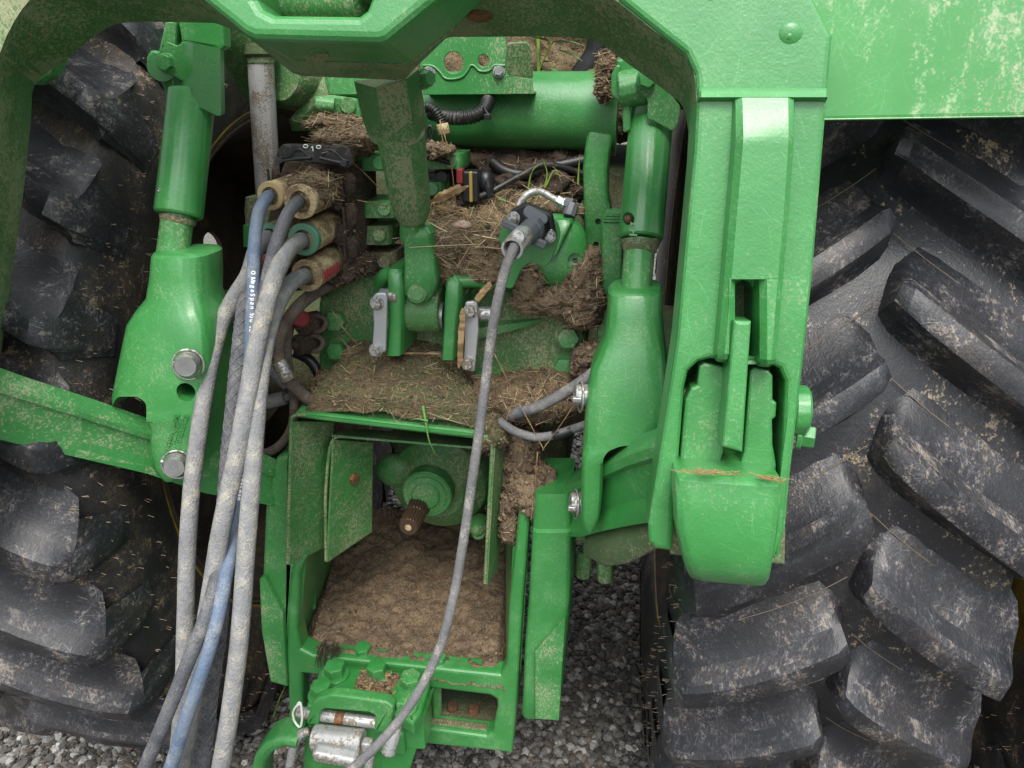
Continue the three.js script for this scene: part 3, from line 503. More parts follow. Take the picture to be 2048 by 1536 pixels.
// ---------------------------------------------------------------- tractor body parts
const T = tractor;
const quadSlab = (a, b, c, d, th) => { const n = b.clone().sub(a).cross(d.clone().sub(a)).normalize(); return loft([[a, b, c, d], [a, b, c, d].map(p => p.clone().addScaledVector(n, th))], { crease: 20 }); };
{
  // gearbox and axle behind everything
  part(T, 'transmission_housing', [rbox(V(0.03, 1.17, -0.62), 0.56, 0.34, 0.86, 0.05), rbox(V(0.03, 0.82, -0.82), 0.5, 0.5, 0.6, 0.05)], M.caked);
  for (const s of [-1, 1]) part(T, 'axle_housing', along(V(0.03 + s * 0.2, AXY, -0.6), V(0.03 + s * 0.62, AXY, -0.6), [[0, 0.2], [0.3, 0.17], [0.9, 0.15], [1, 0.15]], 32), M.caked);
  part(T, 'deck', [rbox(V(0.05, 1.38, -0.85), 0.8, 0.12, 0.7, 0.02)], M.caked);
  { // cab over the axle, mostly above the picture
    const cab = part(T, 'cab', [rbox(V(0.05, 1.62, -1.0), 1.3, 0.12, 0.9, 0.03), rbox(V(0.05, 2.86, -1.2), 1.7, 0.16, 1.9, 0.06), ...[-0.72, 0.82].map(x => rbox(V(x, 2.2, -0.52), 0.09, 1.2, 0.09, 0.02)), rbox(V(0.05, 1.85, -0.52), 1.5, 0.36, 0.06, 0.02)], M.dusty);
    part(cab, 'rear_window', rbox(V(0.05, 2.4, -0.52), 1.44, 0.76, 0.012, 0.003), new THREE.MeshPhysicalMaterial({ color: 0x2a3034, roughness: 0.06 }));
    for (const s of [-1, 1]) part(cab, 'cab_side', rbox(V(0.05 + s * 0.76, 2.2, -1.3), 0.03, 1.2, 1.5, 0.01), new THREE.MeshPhysicalMaterial({ color: 0x2a3034, roughness: 0.06 }));
  }
  // rockshaft tube and its uprights
  const a = Z(760, 218, -0.2), b = Z(1236, 224, -0.2);
  part(T, 'rockshaft_tube', along(a, b, [[0, 0.064], [0.02, 0.0665], [0.86, 0.069], [0.93, 0.074], [1, 0.078]], 40), M.paint);
  part(T, 'upright', cut(rows([[215, 1186, 1232, -0.175, 0.08, 6], [245, 1178, 1231, -0.142, 0.10, 6], [275, 1172, 1228, -0.13, 0.10, 6], [300, 1168, 1222, -0.128, 0.09, 6], [340, 1164, 1216, -0.126, 0.08, 6], [390, 1165, 1216, -0.125, 0.08, 6], [430, 1166, 1224, -0.125, 0.08, 6], [480, 1168, 1226, -0.124, 0.08, 6], [640, 1168, 1224, -0.12, 0.08, 6]]), ...[[1196, 443], [1192, 489]].map(([x, y]) => along(Z(x, y, -0.11), Z(x, y, -0.15), [[0, 0.0055], [1, 0.0055]], 16))), M.dusty);
  // housing cover with a stepped lid at the foot of the right upright
  const cover = part(T, 'side_cover', rows([[446, 1204, 1246, -0.03, 0.07, 8], [452, 1203, 1246, -0.03, 0.07, 8], [560, 1200, 1246, -0.025, 0.07, 8], [690, 1192, 1240, -0.02, 0.07, 8], [760, 1186, 1238, -0.01, 0.07, 8]]), M.dusty);
  part(cover, 'lid', [rows([[440, 1206, 1247, -0.028, 0.07, 8], [444.5, 1205, 1247, -0.028, 0.07, 8]]), rows([[434, 1208, 1248, -0.03, 0.066, 8], [438.5, 1207, 1248, -0.03, 0.066, 8]]), rows([[428, 1210, 1249, -0.032, 0.06, 8], [432.5, 1209, 1249, -0.032, 0.06, 8]])], M.dusty);
  // left end of the rockshaft: boss, arm root
  part(T, 'rockshaft_boss', [rows([[128, 560, 700, -0.1, 0.2, 3], [160, 575, 700, -0.08, 0.2, 3], [200, 590, 690, -0.07, 0.2, 3], [240, 560, 640, -0.08, 0.2, 3], [262, 570, 630, -0.1, 0.16, 3]]), along(Z(556, 140, -0.06), Z(640, 150, -0.16), [[0, 0.05], [0.2, 0.06], [1, 0.06]], 28)], M.muddy);
  part(T, 'lift_arm_root', tube([Z(440, -30, 0.02), Z(470, 70, -0.02), Z(500, 140, -0.08), Z(545, 200, -0.12)], 0.035, { seg: 24, rs: 16 }), M.muddy);
  // chrome lift cylinder rod
  const rod = part(T, 'cylinder_rod', along(Z(521, 118, -0.03), Z(541, 470, -0.05), [[0, 0.0215], [0.01, 0.022], [0.99, 0.022], [1, 0.021]], 28), M.rod);
  part(rod, 'rod_eye', along(Z(517, 88, -0.03), Z(522, 126, -0.03), [[0, 0.03], [0.55, 0.029], [0.7, 0.0235], [1, 0.0235]], 24), M.caked);

  // sheet bracket with two lightening holes, in front of the tube
  const bz = -0.10, hc = (x, y, r) => disc2(Z(x, y, bz), r * mpp(Z(x, y, bz)), EZ, EX, 24);
  const br = part(T, 'sheet_bracket', [plate(zp([[835, 40], [1012, 40], [1012, 150], [1064, 158], [1067, 188], [846, 190], [838, 120]], bz), 0.005, { bevel: 0.0012, holes: [hc(907, 125, 20), hc(967, 121, 11.5)] }), plate([Z(846, 189, bz), Z(1067, 187, bz), Z(1067, 187, bz).add(V(0, -0.001, -0.05)), Z(846, 189, bz).add(V(0, -0.001, -0.05))], 0.004, { bevel: 0.001, back: V(0, 1, 0) })], M.dusty);
  part(br, 'tab', plate(pp([[1014, 150], [1011, 95], [1016, 86], [1052, 84], [1060, 92], [1066, 158]], plane(V(0, -0.32, 1), Z(1040, 150, bz + 0.002))), 0.006, { round: 0.004 }), M.muddy);
  part(br, 'raised_edge', tube([[846, 131], [865, 132], [878, 142], [890, 156], [907, 158], [925, 153], [936, 140], [941, 131], [947, 131], [958, 141], [968, 143], [980, 140], [988, 131], [1010, 131]].map(([x, y]) => Z(x, y, bz + 0.001)), 0.0022, { seg: 70, rs: 6 }), M.paint);
  for (const [x, y] of [[859, 144], [998, 143]]) { const [w, h] = hex(Z(x, y, bz), V(0.1, 0.1, 1), 0.0085, 0.009, 0.3); part(br, 'bolt', [w, h], M.zinc); }
  // corrugated conduits
  part(T, 'corrugated_conduit', tube([Z(977, 192, -0.12), Z(975, 205, -0.10), Z(966, 222, -0.08), Z(945, 233, -0.07), Z(915, 236, -0.07), Z(888, 233, -0.08), Z(862, 226, -0.09)], 0.0125, { seg: 150, rs: 14, ribs: 6 }), M.black);
  part(T, 'corrugated_conduit', tube([Z(842, 222, -0.06), Z(856, 214, -0.055), Z(870, 222, -0.05), Z(879, 236, -0.05), Z(885, 250, -0.05)], 0.0085, { seg: 84, rs: 12, ribs: 6 }), M.black);
  part(T, 'cable_tag', along(Z(884, 247, -0.05), Z(889, 270, -0.05), [[0, 0.0095], [0.1, 0.0105], [0.9, 0.0105], [1, 0.009]], 14), M.cream);
  part(T, 'cable_tie', [tube([Z(968, 214, -0.068), Z(974, 226, -0.066), Z(980, 232, -0.066)], 0.003, { seg: 8, rs: 6 }), rbox(Z(975, 233, -0.062), 0.012, 0.009, 0.008, 0.002)], M.blackClean);

  // rear casting
  const cz = -0.03;
  const cast = part(T, 'rear_casting', [plate(zp([[636, 600], [700, 556], [780, 530], [1000, 556], [1048, 592], [1100, 618], [1150, 642], [1170, 668], [1172, 700], [1160, 752], [1120, 790], [1060, 800], [636, 800]], cz), 0.12, { round: 0.012, bevel: 0.008 })], M.muddy);
  for (const [x0, y0, x1, y1, h] of [[945, 658, 1085, 640, 0.035], [945, 750, 1080, 742, 0.03]]) { // webs that die out to the right
    const rg = []; for (let k = 0; k <= 8; k++) { const t = k / 8, q = h * Math.pow(1 - t, 0.6) + 0.001, w = lerp(0.014, 0.004, t), c = Z(lerp(x0, x1, t), lerp(y0, y1, t), cz); rg.push([c.clone().add(V(0, w, -0.004)), c.clone().add(V(0, w * 0.8, q)), c.clone().add(V(0, -w * 0.8, q)), c.clone().add(V(0, -w * 1.1, -0.004))]); }
    part(cast, 'web', loft(rg, { crease: 30 }), M.dusty);
  }
  part(cast, 'top_edge', tube([[930, 566], [1000, 560], [1020, 574], [1048, 592], [1100, 618], [1152, 642]].map(([x, y]) => Z(x, y, cz + 0.006)), 0.011, { seg: 40, rs: 10 }), M.dusty);
  for (const [x, y, r] of [[1137, 673, 0.0205], [1128, 731, 0.0185], [676, 640, 0.0205], [678, 699, 0.0185]]) { const [w, h] = hex(Z(x, y, cz), V(0.05, 0.15, 1), r, 0.02, 0.5 + x % 3); const bo = part(cast, 'bolt', h, M.dusty); part(bo === 0 ? cast : cast, 'washer', w, M.muddy); }
  // ears that hold the top link
  part(cast, 'ear', [rows([[538, 775, 800, 0.06, 0.10, 6], [548, 770, 805, 0.066, 0.12, 6], [575, 772, 806, 0.07, 0.13, 6], [640, 774, 806, 0.07, 0.13, 6], [712, 768, 803, 0.07, 0.13, 6]]), tube([Z(786, 545, 0.045), Z(770, 552, 0.04), Z(760, 570, 0.02)], 0.013, { seg: 10, rs: 10 })], M.paint);
  part(cast, 'ear', [rows([[556, 896, 918, 0.06, 0.10, 6], [566, 889, 924, 0.066, 0.12, 6], [600, 886, 922, 0.07, 0.13, 6], [660, 884, 914, 0.07, 0.13, 6], [720, 880, 910, 0.07, 0.13, 6]]), tube([Z(908, 562, 0.05), Z(950, 562, 0.045), Z(1005, 568, 0.02)], 0.012, { seg: 14, rs: 10 })], M.paint);
  part(cast, 'pivot_bore', along(Z(806, 628, 0.02), Z(890, 632, 0.02), [[0, 0.026], [1, 0.026]], 24), M.zinc);
  // zinc keeper straps
  for (const [l, bolts] of [[[[744, 594], [752, 586], [772, 586], [774, 600], [773, 640], [771, 705], [743, 706], [747, 650]], [[754, 606], [752, 700]]], [[[930, 604], [954, 602], [957, 660], [953, 700], [949, 744], [926, 741], [929, 690]], [[941, 622], [936, 727]]]]) {
    const st = part(cast, 'keeper_strap', plate(zp(l, 0.083), 0.008, { round: 0.005 }), M.strap);
    for (const [x, y] of bolts) part(st, 'bolt', hex(Z(x, y, 0.083), V(0, 0.1, 1), 0.0098, 0.009, 0.4), M.zinc);
  }
  for (const [x, y] of [[783, 592], [976, 628]]) part(cast, 'pin_end', cyl(Z(x, y, 0.06).add(V(-0.02, 0, 0)), Z(x, y, 0.06).add(V(0.012, 0, 0)), 0.013), M.zinc);

  // domed hydraulic cover right of the straw
  const dome = part(T, 'domed_cover', cut(loft((() => { const c0 = Z(1112, 505, -0.04), n = V(0.25, 0.25, 1).normalize(), u = V(1, 0, -0.25).normalize(), v = n.clone().cross(u); return [[-0.06, 0.058], [0.0, 0.058], [0.02, 0.055], [0.034, 0.046], [0.042, 0.03], [0.045, 0.012]].map(([s, r]) => ring(c0.clone().addScaledVector(n, s), u, v, r, r * 1.18, 2.3, 32)); })(), { crease: 50 }), along(Z(1150, 521, 0.03), Z(1150, 521, -0.03), [[0, 0.013], [0.72, 0.013], [0.74, 0.0045], [1, 0.0045]], 18)), M.paint);
  part(dome, 'rib', rows([[440, 1108, 1142, -0.005, 0.06, 5], [448, 1104, 1144, 0.0, 0.06, 5], [470, 1098, 1134, 0.01, 0.06, 5], [510, 1088, 1116, 0.016, 0.05, 5]]), M.paint);
  part(T, 'side_bracket', plate(zp([[1146, 440], [1162, 452], [1168, 520], [1162, 560], [1150, 500]], -0.06), 0.008), M.dusty);
  part(T, 'bracket_bolt', hex(Z(1154, 461, -0.05), V(0.2, 0.1, 1), 0.008, 0.008), M.zinc);
  // zinc pipe with elbow fitting
  const pipe = part(T, 'steel_pipe', tube([Z(1036, 412, -0.03), Z(1050, 393, -0.035), Z(1066, 384, -0.04), Z(1082, 384, -0.045), Z(1112, 400, -0.045)], 0.0062, { seg: 40, rs: 12 }), M.galv);
  part(pipe, 'pipe_nut', along(Z(1112, 400, -0.045), Z(1133, 411, -0.045), [[0, 0.0105], [0.5, 0.0105], [0.55, 0.012], [1, 0.012]], 6, 10), M.zinc);
  part(pipe, 'elbow', [along(Z(1131, 408, -0.045), Z(1146, 412, -0.04), [[0, 0.012], [1, 0.012]], 8), along(Z(1146, 408, -0.04), Z(1138, 432, -0.03), [[0, 0.0105], [0.7, 0.0115], [1, 0.011]], 8)], M.greyPlastic);

  // socket bracket
  const sk = part(T, 'socket_bracket', plate(zp([[1008, 440], [995, 480], [1008, 494], [1030, 504], [1022, 540], [1005, 574], [1025, 579], [1043, 538], [1060, 524], [1091, 534], [1103, 521], [1122, 468], [1114, 440], [1060, 420]], 0.07), 0.006, { round: 0.008, bevel: 0.0015 }), M.paint);
  const socket = part(T, 'trailer_socket', [plate(zp([[1013, 440], [1020, 421], [1051, 406], [1104, 428], [1113, 478], [1104, 487], [1080, 484], [1028, 462]], 0.088), 0.018, { round: 0.006 }), along(Z(1078, 450, 0.075), Z(1066, 462, 0.105), [[0, 0.023], [0.5, 0.022], [1, 0.020]], 24)], M.blackClean);
  part(socket, 'lid', plate([Z(1044, 424, 0.105), Z(1056, 407, 0.092), Z(1098, 431, 0.092), Z(1094, 449, 0.105), Z(1060, 439, 0.112)], 0.006, { round: 0.008 }), M.greyPlastic);
  for (const [x, y] of [[1027, 437], [1099, 472]]) part(socket, 'screw', hex(Z(x, y, 0.089), V(0, 0.1, 1), 0.0085, 0.006, 0.2), M.zinc);

  // valve blocks right and left of the top link
  const vb = (x0, x1, y0, y1, z, m) => part(T, 'valve_section', [rows([[y0, x0, x1, z, 0.09, 7], [(y0 + y1) / 2, x0 - 2, x1 + 2, z, 0.09, 7], [y1, x0, x1, z, 0.09, 7]]), cyl(Z(x1 - 22, (y0 + y1) / 2, z + 0.012), Z(x1 - 22, (y0 + y1) / 2, z - 0.02), 0.011)], m);
  vb(700, 780, 310, 342, 0.0, M.dusty); vb(700, 790, 402, 436, -0.01, M.dusty); vb(700, 780, 452, 490, -0.02, M.muddy); vb(690, 790, 505, 545, -0.03, M.caked);
  vb(845, 922, 308, 338, -0.05, M.dusty); vb(842, 905, 346, 362, -0.09, M.black); vb(840, 886, 364, 392, -0.06, M.paint); vb(850, 880, 408, 440, -0.08, M.muddy);
  part(T, 'hydraulic_pipe', along(Z(634, 259, 0.0), Z(780, 264, 0.0), [[0, 0.0085], [0.02, 0.010], [1, 0.010]], 16), M.paint);
  const lug = part(T, 'valve_end_plate', [plate(zp([[636, 195], [660, 190], [714, 197], [722, 240], [668, 240], [652, 225]], -0.02), 0.03, { round: 0.006 }), along(Z(632, 208, 0.0), Z(668, 212, -0.01), [[0, 0.012], [0.1, 0.013], [1, 0.013]], 16)], M.dusty);
  part(lug, 'port', along(Z(696, 211, -0.012), Z(696, 211, -0.032), [[0, 0.0125], [0.3, 0.0135], [0.35, 0.0075], [1, 0.006]], 18), M.muddy);
  part(T, 'mounting_block', rows([[142, 640, 740, -0.03, 0.08, 7], [188, 652, 738, -0.025, 0.08, 7], [193, 656, 736, -0.03, 0.08, 7]]), M.dusty);
  // electrical plugs
  const plug = part(T, 'wiring_connector', [rbox(Z(945, 372, -0.06), 0.03, 0.055, 0.04, 0.005), ballAt(Z(972, 365, -0.07), 0.018, 0.9, 1.2, 1), along(Z(975, 360, -0.06), Z(980, 395, -0.06), [[0, 0.008], [0.4, 0.011], [1, 0.009]], 14)], M.blackClean);
  part(plug, 'red_lock', rbox(Z(921, 352, -0.05), 0.012, 0.026, 0.02, 0.003), M.redPlastic); part(plug, 'yellow_seal', rbox(Z(945, 372, -0.052), 0.006, 0.052, 0.034, 0.002), M.yellowPlastic);
  part(T, 'wiring_harness', tube([Z(880, 418, -0.05), Z(930, 405, -0.05), Z(985, 382, -0.06), Z(1040, 352, -0.09), Z(1090, 330, -0.12), Z(1170, 348, -0.15)], 0.006, { seg: 60, rs: 8 }), M.black);
  part(T, 'wiring_harness', tube([Z(985, 325, -0.14), Z(1010, 342, -0.13), Z(1050, 350, -0.13), Z(1090, 338, -0.14), Z(1170, 320, -0.16)], 0.011, { seg: 60, rs: 10 }), M.black);
  part(T, 'wiring_loop', tube([Z(846, 300, -0.03), Z(858, 284, -0.03), Z(866, 262, -0.03), Z(860, 252, -0.03), Z(853, 262, -0.03), Z(856, 290, -0.03)], 0.003, { seg: 40, rs: 6 }), M.black);
  part(T, 'wiring_harness', tube([Z(842, 308, -0.02), Z(860, 314, -0.02), Z(878, 318, -0.025), Z(900, 326, -0.035)], t => lerp(0.008, 0.004, t), { seg: 60, rs: 10, ribs: 4 }), M.black);

  // fender over the right wheel
  const fp = plane(V(0, 0.06, 1), V(0.8, 1.5, 0.36)), fpFlat = p => V(p.x, p.y, 0.36 - 0.06 * (p.y - 1.5));
  const roof = (x0, x1) => { const rg = []; for (let i = 0; i <= 8; i++) { const a = i / 8 * Math.PI * 0.5, y = 2.0 + 0.10 * Math.sin(a), z = 0.335 - 0.10 * (1 - Math.cos(a)) - (i === 8 ? 0.9 : 0); rg.push([V(x0, y, z), V(x1, y, z), V(x1, y - 0.012, z - 0.012), V(x0, y - 0.012, z - 0.012)]); } return loft(rg, { crease: 30 }); };
  part(T, 'fender', [plate([V(-0.5, 2.0, 0.2), V(-1.3, 2.0, 0.2), V(-1.3, Z(60, 172, 0.2).y, 0.2), Z(76, 170, 0.2), Z(106, 152, 0.2), Z(122, 116, 0.2)], 0.02, { bevel: 0.004 }), roof(-1.3, -0.5).translate(0, 0, -0.13)], M.fenderPaint);
  part(T, 'fender', [roof(0.5, 1.3), plate([V(0.5, 2.0, 0.33), V(1.3, 2.0, 0.33), fp(2330, 226), fp(2048, 232), fp(1655, 240), fp(1540, 242)].map(p => fpFlat(p)), 0.02, { bevel: 0.004 }), plate(pp([[1560, 238.5], [2240, 227.5], [2240, 231], [1560, 242]], fp, 0.003), 0.06, { bevel: 0.001 })], M.fenderPaint);
}
{ // guard over the power take-off shaft
  const F = 0.13;
  const top = [Z(588, 830, F), Z(1004, 880, F), Z(925, 725, -0.06), Z(690, 705, -0.06)];
  const guard = part(T, 'pto_guard', [quadSlab(top[0], top[1], top[2], top[3], -0.004), quadSlab(Z(582, 842, F), Z(575, 1128, F), Z(655, 1088, 0.035), Z(664, 842, 0.03), 0.005), quadSlab(Z(985, 884, F), Z(970, 1168, F), Z(990, 1142, 0.04), Z(1016, 868, 0.03), 0.005),
    tube([Z(582, 846, F), Z(585, 834, F), Z(596, 830, F), Z(620, 831, F)], 0.0034, { seg: 16, rs: 8 }), tube([Z(582, 843, F), Z(575, 1127, F)], 0.0034, { seg: 4, rs: 8 }), tube([Z(985, 886, F), Z(970, 1166, F)], 0.0034, { seg: 4, rs: 8 })], M.muddy);
  part(guard, 'front_lip', plate(zp([[610, 826], [640, 828], [915, 860], [950, 864], [948, 874], [912, 872], [640, 841], [612, 836]], F + 0.006), 0.012, { bevel: 0.003, round: 0.003 }), M.paint);
  const inner = part(T, 'inner_guard_plate', [quadSlab(Z(664, 878, 0.075), Z(652, 1122, 0.075), Z(740, 1062, -0.03), Z(742, 884, -0.03), 0.005), tube([Z(700, 874, 0.07), Z(672, 874, 0.075), Z(663, 886, 0.075), Z(652, 970, 0.075), Z(651, 1050, 0.075), Z(652, 1121, 0.075)], 0.0032, { seg: 30, rs: 8 }), quadSlab(Z(664, 874, 0.075), Z(975, 900, 0.075), Z(960, 880, 0.0), Z(700, 860, 0.0), 0.004)], M.muddy);
  for (const [x, y] of [[700, 955], [686, 1028]]) part(inner, 'bolt', hex(Z(x, y, 0.02), V(1, 0.05, 0.35), 0.0125, 0.012, 0.3), M.rust);
  // housing, seal disc, splined shaft
  const hz = -0.13, hc = Z(872, 978, hz);
  part(T, 'pto_housing', [along(hc.clone().add(V(0, 0, -0.15)), hc.clone().add(V(0, 0, 0.012)), [[-2, 0.125], [0.6, 0.122], [0.8, 0.108], [0.93, 0.078], [1, 0.064]], 48), ballAt(Z(790, 940, hz - 0.02), 0.045, 1, 0.9, 0.6), ballAt(Z(958, 1050, hz + 0.02), 0.022, 1, 1, 1.6), along(Z(962, 1058, hz - 0.04), Z(957, 1066, hz + 0.045), [[0, 0.016], [0.95, 0.016], [1, 0.013]], 18)], M.muddy);
  const d0 = Z(854, 988, -0.085);
  part(T, 'seal_plate', [along(d0.clone().add(V(0, 0, -0.03)), d0.clone().add(V(0, 0, 0.004)), [[0, 0.055], [0.9, 0.055], [1, 0.052]], 44), along(d0.clone().add(V(0, 0, 0.002)), d0.clone().add(V(0, 0, 0.008)), [[0, 0.044], [0.9, 0.044], [1, 0.042]], 44), along(d0.clone().add(V(0, 0, 0.006)), d0.clone().add(V(0, 0, 0.014)), [[0, 0.032], [0.5, 0.031], [1, 0.027]], 36)], M.dusty);
  const tip = Z(817, 1054, 0.005), s0 = V(tip.x, tip.y, -0.085), gear = (z, r, k) => { const o = []; for (let i = 0; i < 80; i++) { const a = i / 80 * Math.PI * 2, t = i % 4; o.push(V(tip.x + Math.cos(a) * (t < 2 ? r : r * k), tip.y + Math.sin(a) * (t < 2 ? r : r * k), z)); } return o; };
  const sh = part(T, 'pto_shaft', [loft([gear(-0.09, 0.0225, 0.99), gear(-0.075, 0.0225, 0.86), gear(-0.042, 0.0225, 0.86), gear(-0.040, 0.0200, 0.98), gear(-0.033, 0.0200, 0.98), gear(-0.031, 0.0225, 0.86), gear(-0.002, 0.0225, 0.86), gear(0.004, 0.0205, 0.9), gear(0.006, 0.0185, 0.97)], { crease: 25 }), cyl(V(tip.x, tip.y, -0.12), V(tip.x, tip.y, -0.074), 0.0245, 32)], M.shaft);
  part(sh, 'centre_bore', along(V(tip.x, tip.y, 0.004), V(tip.x, tip.y, 0.0085), [[0, 0.007], [0.9, 0.007], [1, 0.006]], 16), M.cream);
}
{ // drawbar hanger
  const hz = 0.10;
  const fr = part(T, 'drawbar_hanger', [plate(zp([[588, 1112], [576, 1180], [572, 1310], [578, 1440], [590, 1482], [860, 1490], [1024, 1507], [1034, 1400], [1046, 1200], [1062, 1000], [1060, 984], [1050, 978], [1040, 984], [1030, 1090], [1018, 1200], [1012, 1330], [1000, 1350], [624, 1310], [602, 1298], [594, 1262], [598, 1148], [614, 1112]], hz), 0.045, { bevel: 0.008, seg: 3, holes: [zp([[604, 1348], [640, 1352], [644, 1440], [640, 1470], [606, 1462]].reverse(), hz), zp([[850, 1376], [980, 1392], [993, 1400], [994, 1415], [984, 1466], [972, 1472], [850, 1456]].reverse(), hz)] }),
    quadSlab(Z(613, 1113, hz - 0.02), Z(596, 1300, hz - 0.02), Y(690, 1075, 0.46), Z(700, 1000, -0.30), -0.03), quadSlab(Z(1026, 1090, hz - 0.02), Z(1012, 1345, hz - 0.02), Y(1010, 1060, 0.46), Z(1010, 1000, -0.30), 0.03)], M.paint);
  part(fr, 'floor', quadSlab(Y(604, 1318, 0.43), Y(1006, 1366, 0.43), Y(1030, 1040, 0.43), Y(680, 1040, 0.43), 0.012), M.caked);
  for (const [x, y] of [[727, 1304], [876, 1324]]) part(fr, 'bolt', hex(Y(x, y + 8, 0.478), V(0, 1, 0.05), 0.0185, 0.022, 0.35), M.paint);
  part(fr, 'lower_shelf', [quadSlab(Z(846, 1458, hz - 0.01), Z(978, 1476, hz - 0.01), Z(1004, 1400, -0.06), Z(860, 1384, -0.06), 0.012), plate(zp([[846, 1446], [972, 1460], [976, 1472], [846, 1458]], hz - 0.012), 0.02), ], M.caked);
  for (const [x, y] of [[905, 1417], [948, 1422]]) part(fr, 'plug', along(Z(x, y, 0.02), Z(x, y, 0.02).add(V(0, 0.012, 0)), [[0, 0.013], [0.6, 0.013], [1, 0.011]], 16), M.rust);
  part(fr, 'stop_pin', along(Z(873, 1366, 0.06), Z(874, 1440, 0.06), [[0, 0.011], [1, 0.011]], 16), M.muddy);
  // bumper blocks either side
  const blk = part(T, 'sway_block', rows([[982, 1072, 1132, 0.10, 0.12, 8], [988, 1067, 1140, 0.115, 0.14, 8], [1058, 1063, 1144, 0.118, 0.15, 8], [1066, 1062, 1144, 0.125, 0.15, 8], [1200, 1055, 1141, 0.125, 0.15, 8], [1300, 1047, 1131, 0.125, 0.15, 8], [1400, 1043, 1122, 0.125, 0.15, 8], [1432, 1041, 1118, 0.122, 0.14, 8], [1438, 1044, 1114, 0.118, 0.13, 8]]), M.paint);
  part(blk, 'wear_plate', plate(zp([[1131, 1236], [1118, 1442], [1070, 1439], [1069, 1304]], 0.137), 0.03, { bevel: 0.003 }), M.dusty);
  part(T, 'hanger_foot', [rows([[1045, 1146, 1176, 0.09, 0.10, 6], [1078, 1146, 1178, 0.09, 0.10, 6], [1084, 1148, 1176, 0.085, 0.09, 6]]), cyl(Z(1210, 1110, 0.05), Z(1210, 1158, 0.05), 0.017), cyl(Z(1170, 1100, 0.03), Z(1165, 1150, 0.03), 0.016)], M.muddy);
  const ck = part(T, 'sway_block', [plate(zp([[546, 930], [552, 915], [582, 905], [592, 960], [588, 1140], [578, 1300], [562, 1262], [524, 1150], [530, 1010]], 0.095), 0.13, { bevel: 0.008, round: 0.006 })], M.dusty);
  part(ck, 'wear_plate', plate(zp([[518, 1160], [528, 1154], [566, 1228], [574, 1374], [540, 1364], [522, 1260]], 0.108), 0.05, { bevel: 0.004 }), M.dusty);
}
// ---------------------------------------------------------------- three-point linkage
function pinWithClip(parent, p, n, r, L, ringAxis) {
  n = n.clone().normalize(); const pin = part(parent, 'pin', along(p.clone().addScaledVector(n, -0.01), p.clone().addScaledVector(n, L), [[0, r], [0.86, r], [1, r * 0.88]], 24), M.zinc);
  const c = p.clone().addScaledVector(n, L * 0.35), u = V(0.2, 1, 0).addScaledVector(n, -V(0.2, 1, 0).dot(n)).normalize(), v = n.clone().cross(u); const pts = []; for (let i = 0; i <= 20; i++) { const a = i / 20 * Math.PI * 2; pts.push(c.clone().addScaledVector(u, Math.cos(a) * r * 1.38 - r * 0.18).addScaledVector(v, Math.sin(a) * r * 1.3)); }
  part(pin, 'ring_clip', [tube(pts, 0.0017, { seg: 40, rs: 8 }), ringAxis ? rbox(c.clone().addScaledVector(ringAxis, r * 1.0).addScaledVector(n, 0.004), 0.014, 0.008, 0.01, 0.002) : ballAt(c.clone().addScaledVector(v, r * 1.25), 0.004)], M.zinc);
}
const font = await new FontLoader().loadAsync('fonts/droid/droid_sans_bold.typeface.json');
function letters(txt, origin, dirX, dirY, size, depth = 0.001) { const g = new TextGeometry(txt, { font, size, depth, curveSegments: 3, bevelEnabled: false }); const n = dirX.clone().cross(dirY).normalize(); g.applyMatrix4(new THREE.Matrix4().makeBasis(dirX.clone().normalize(), dirY.clone().normalize(), n).setPosition(origin)); return g; }

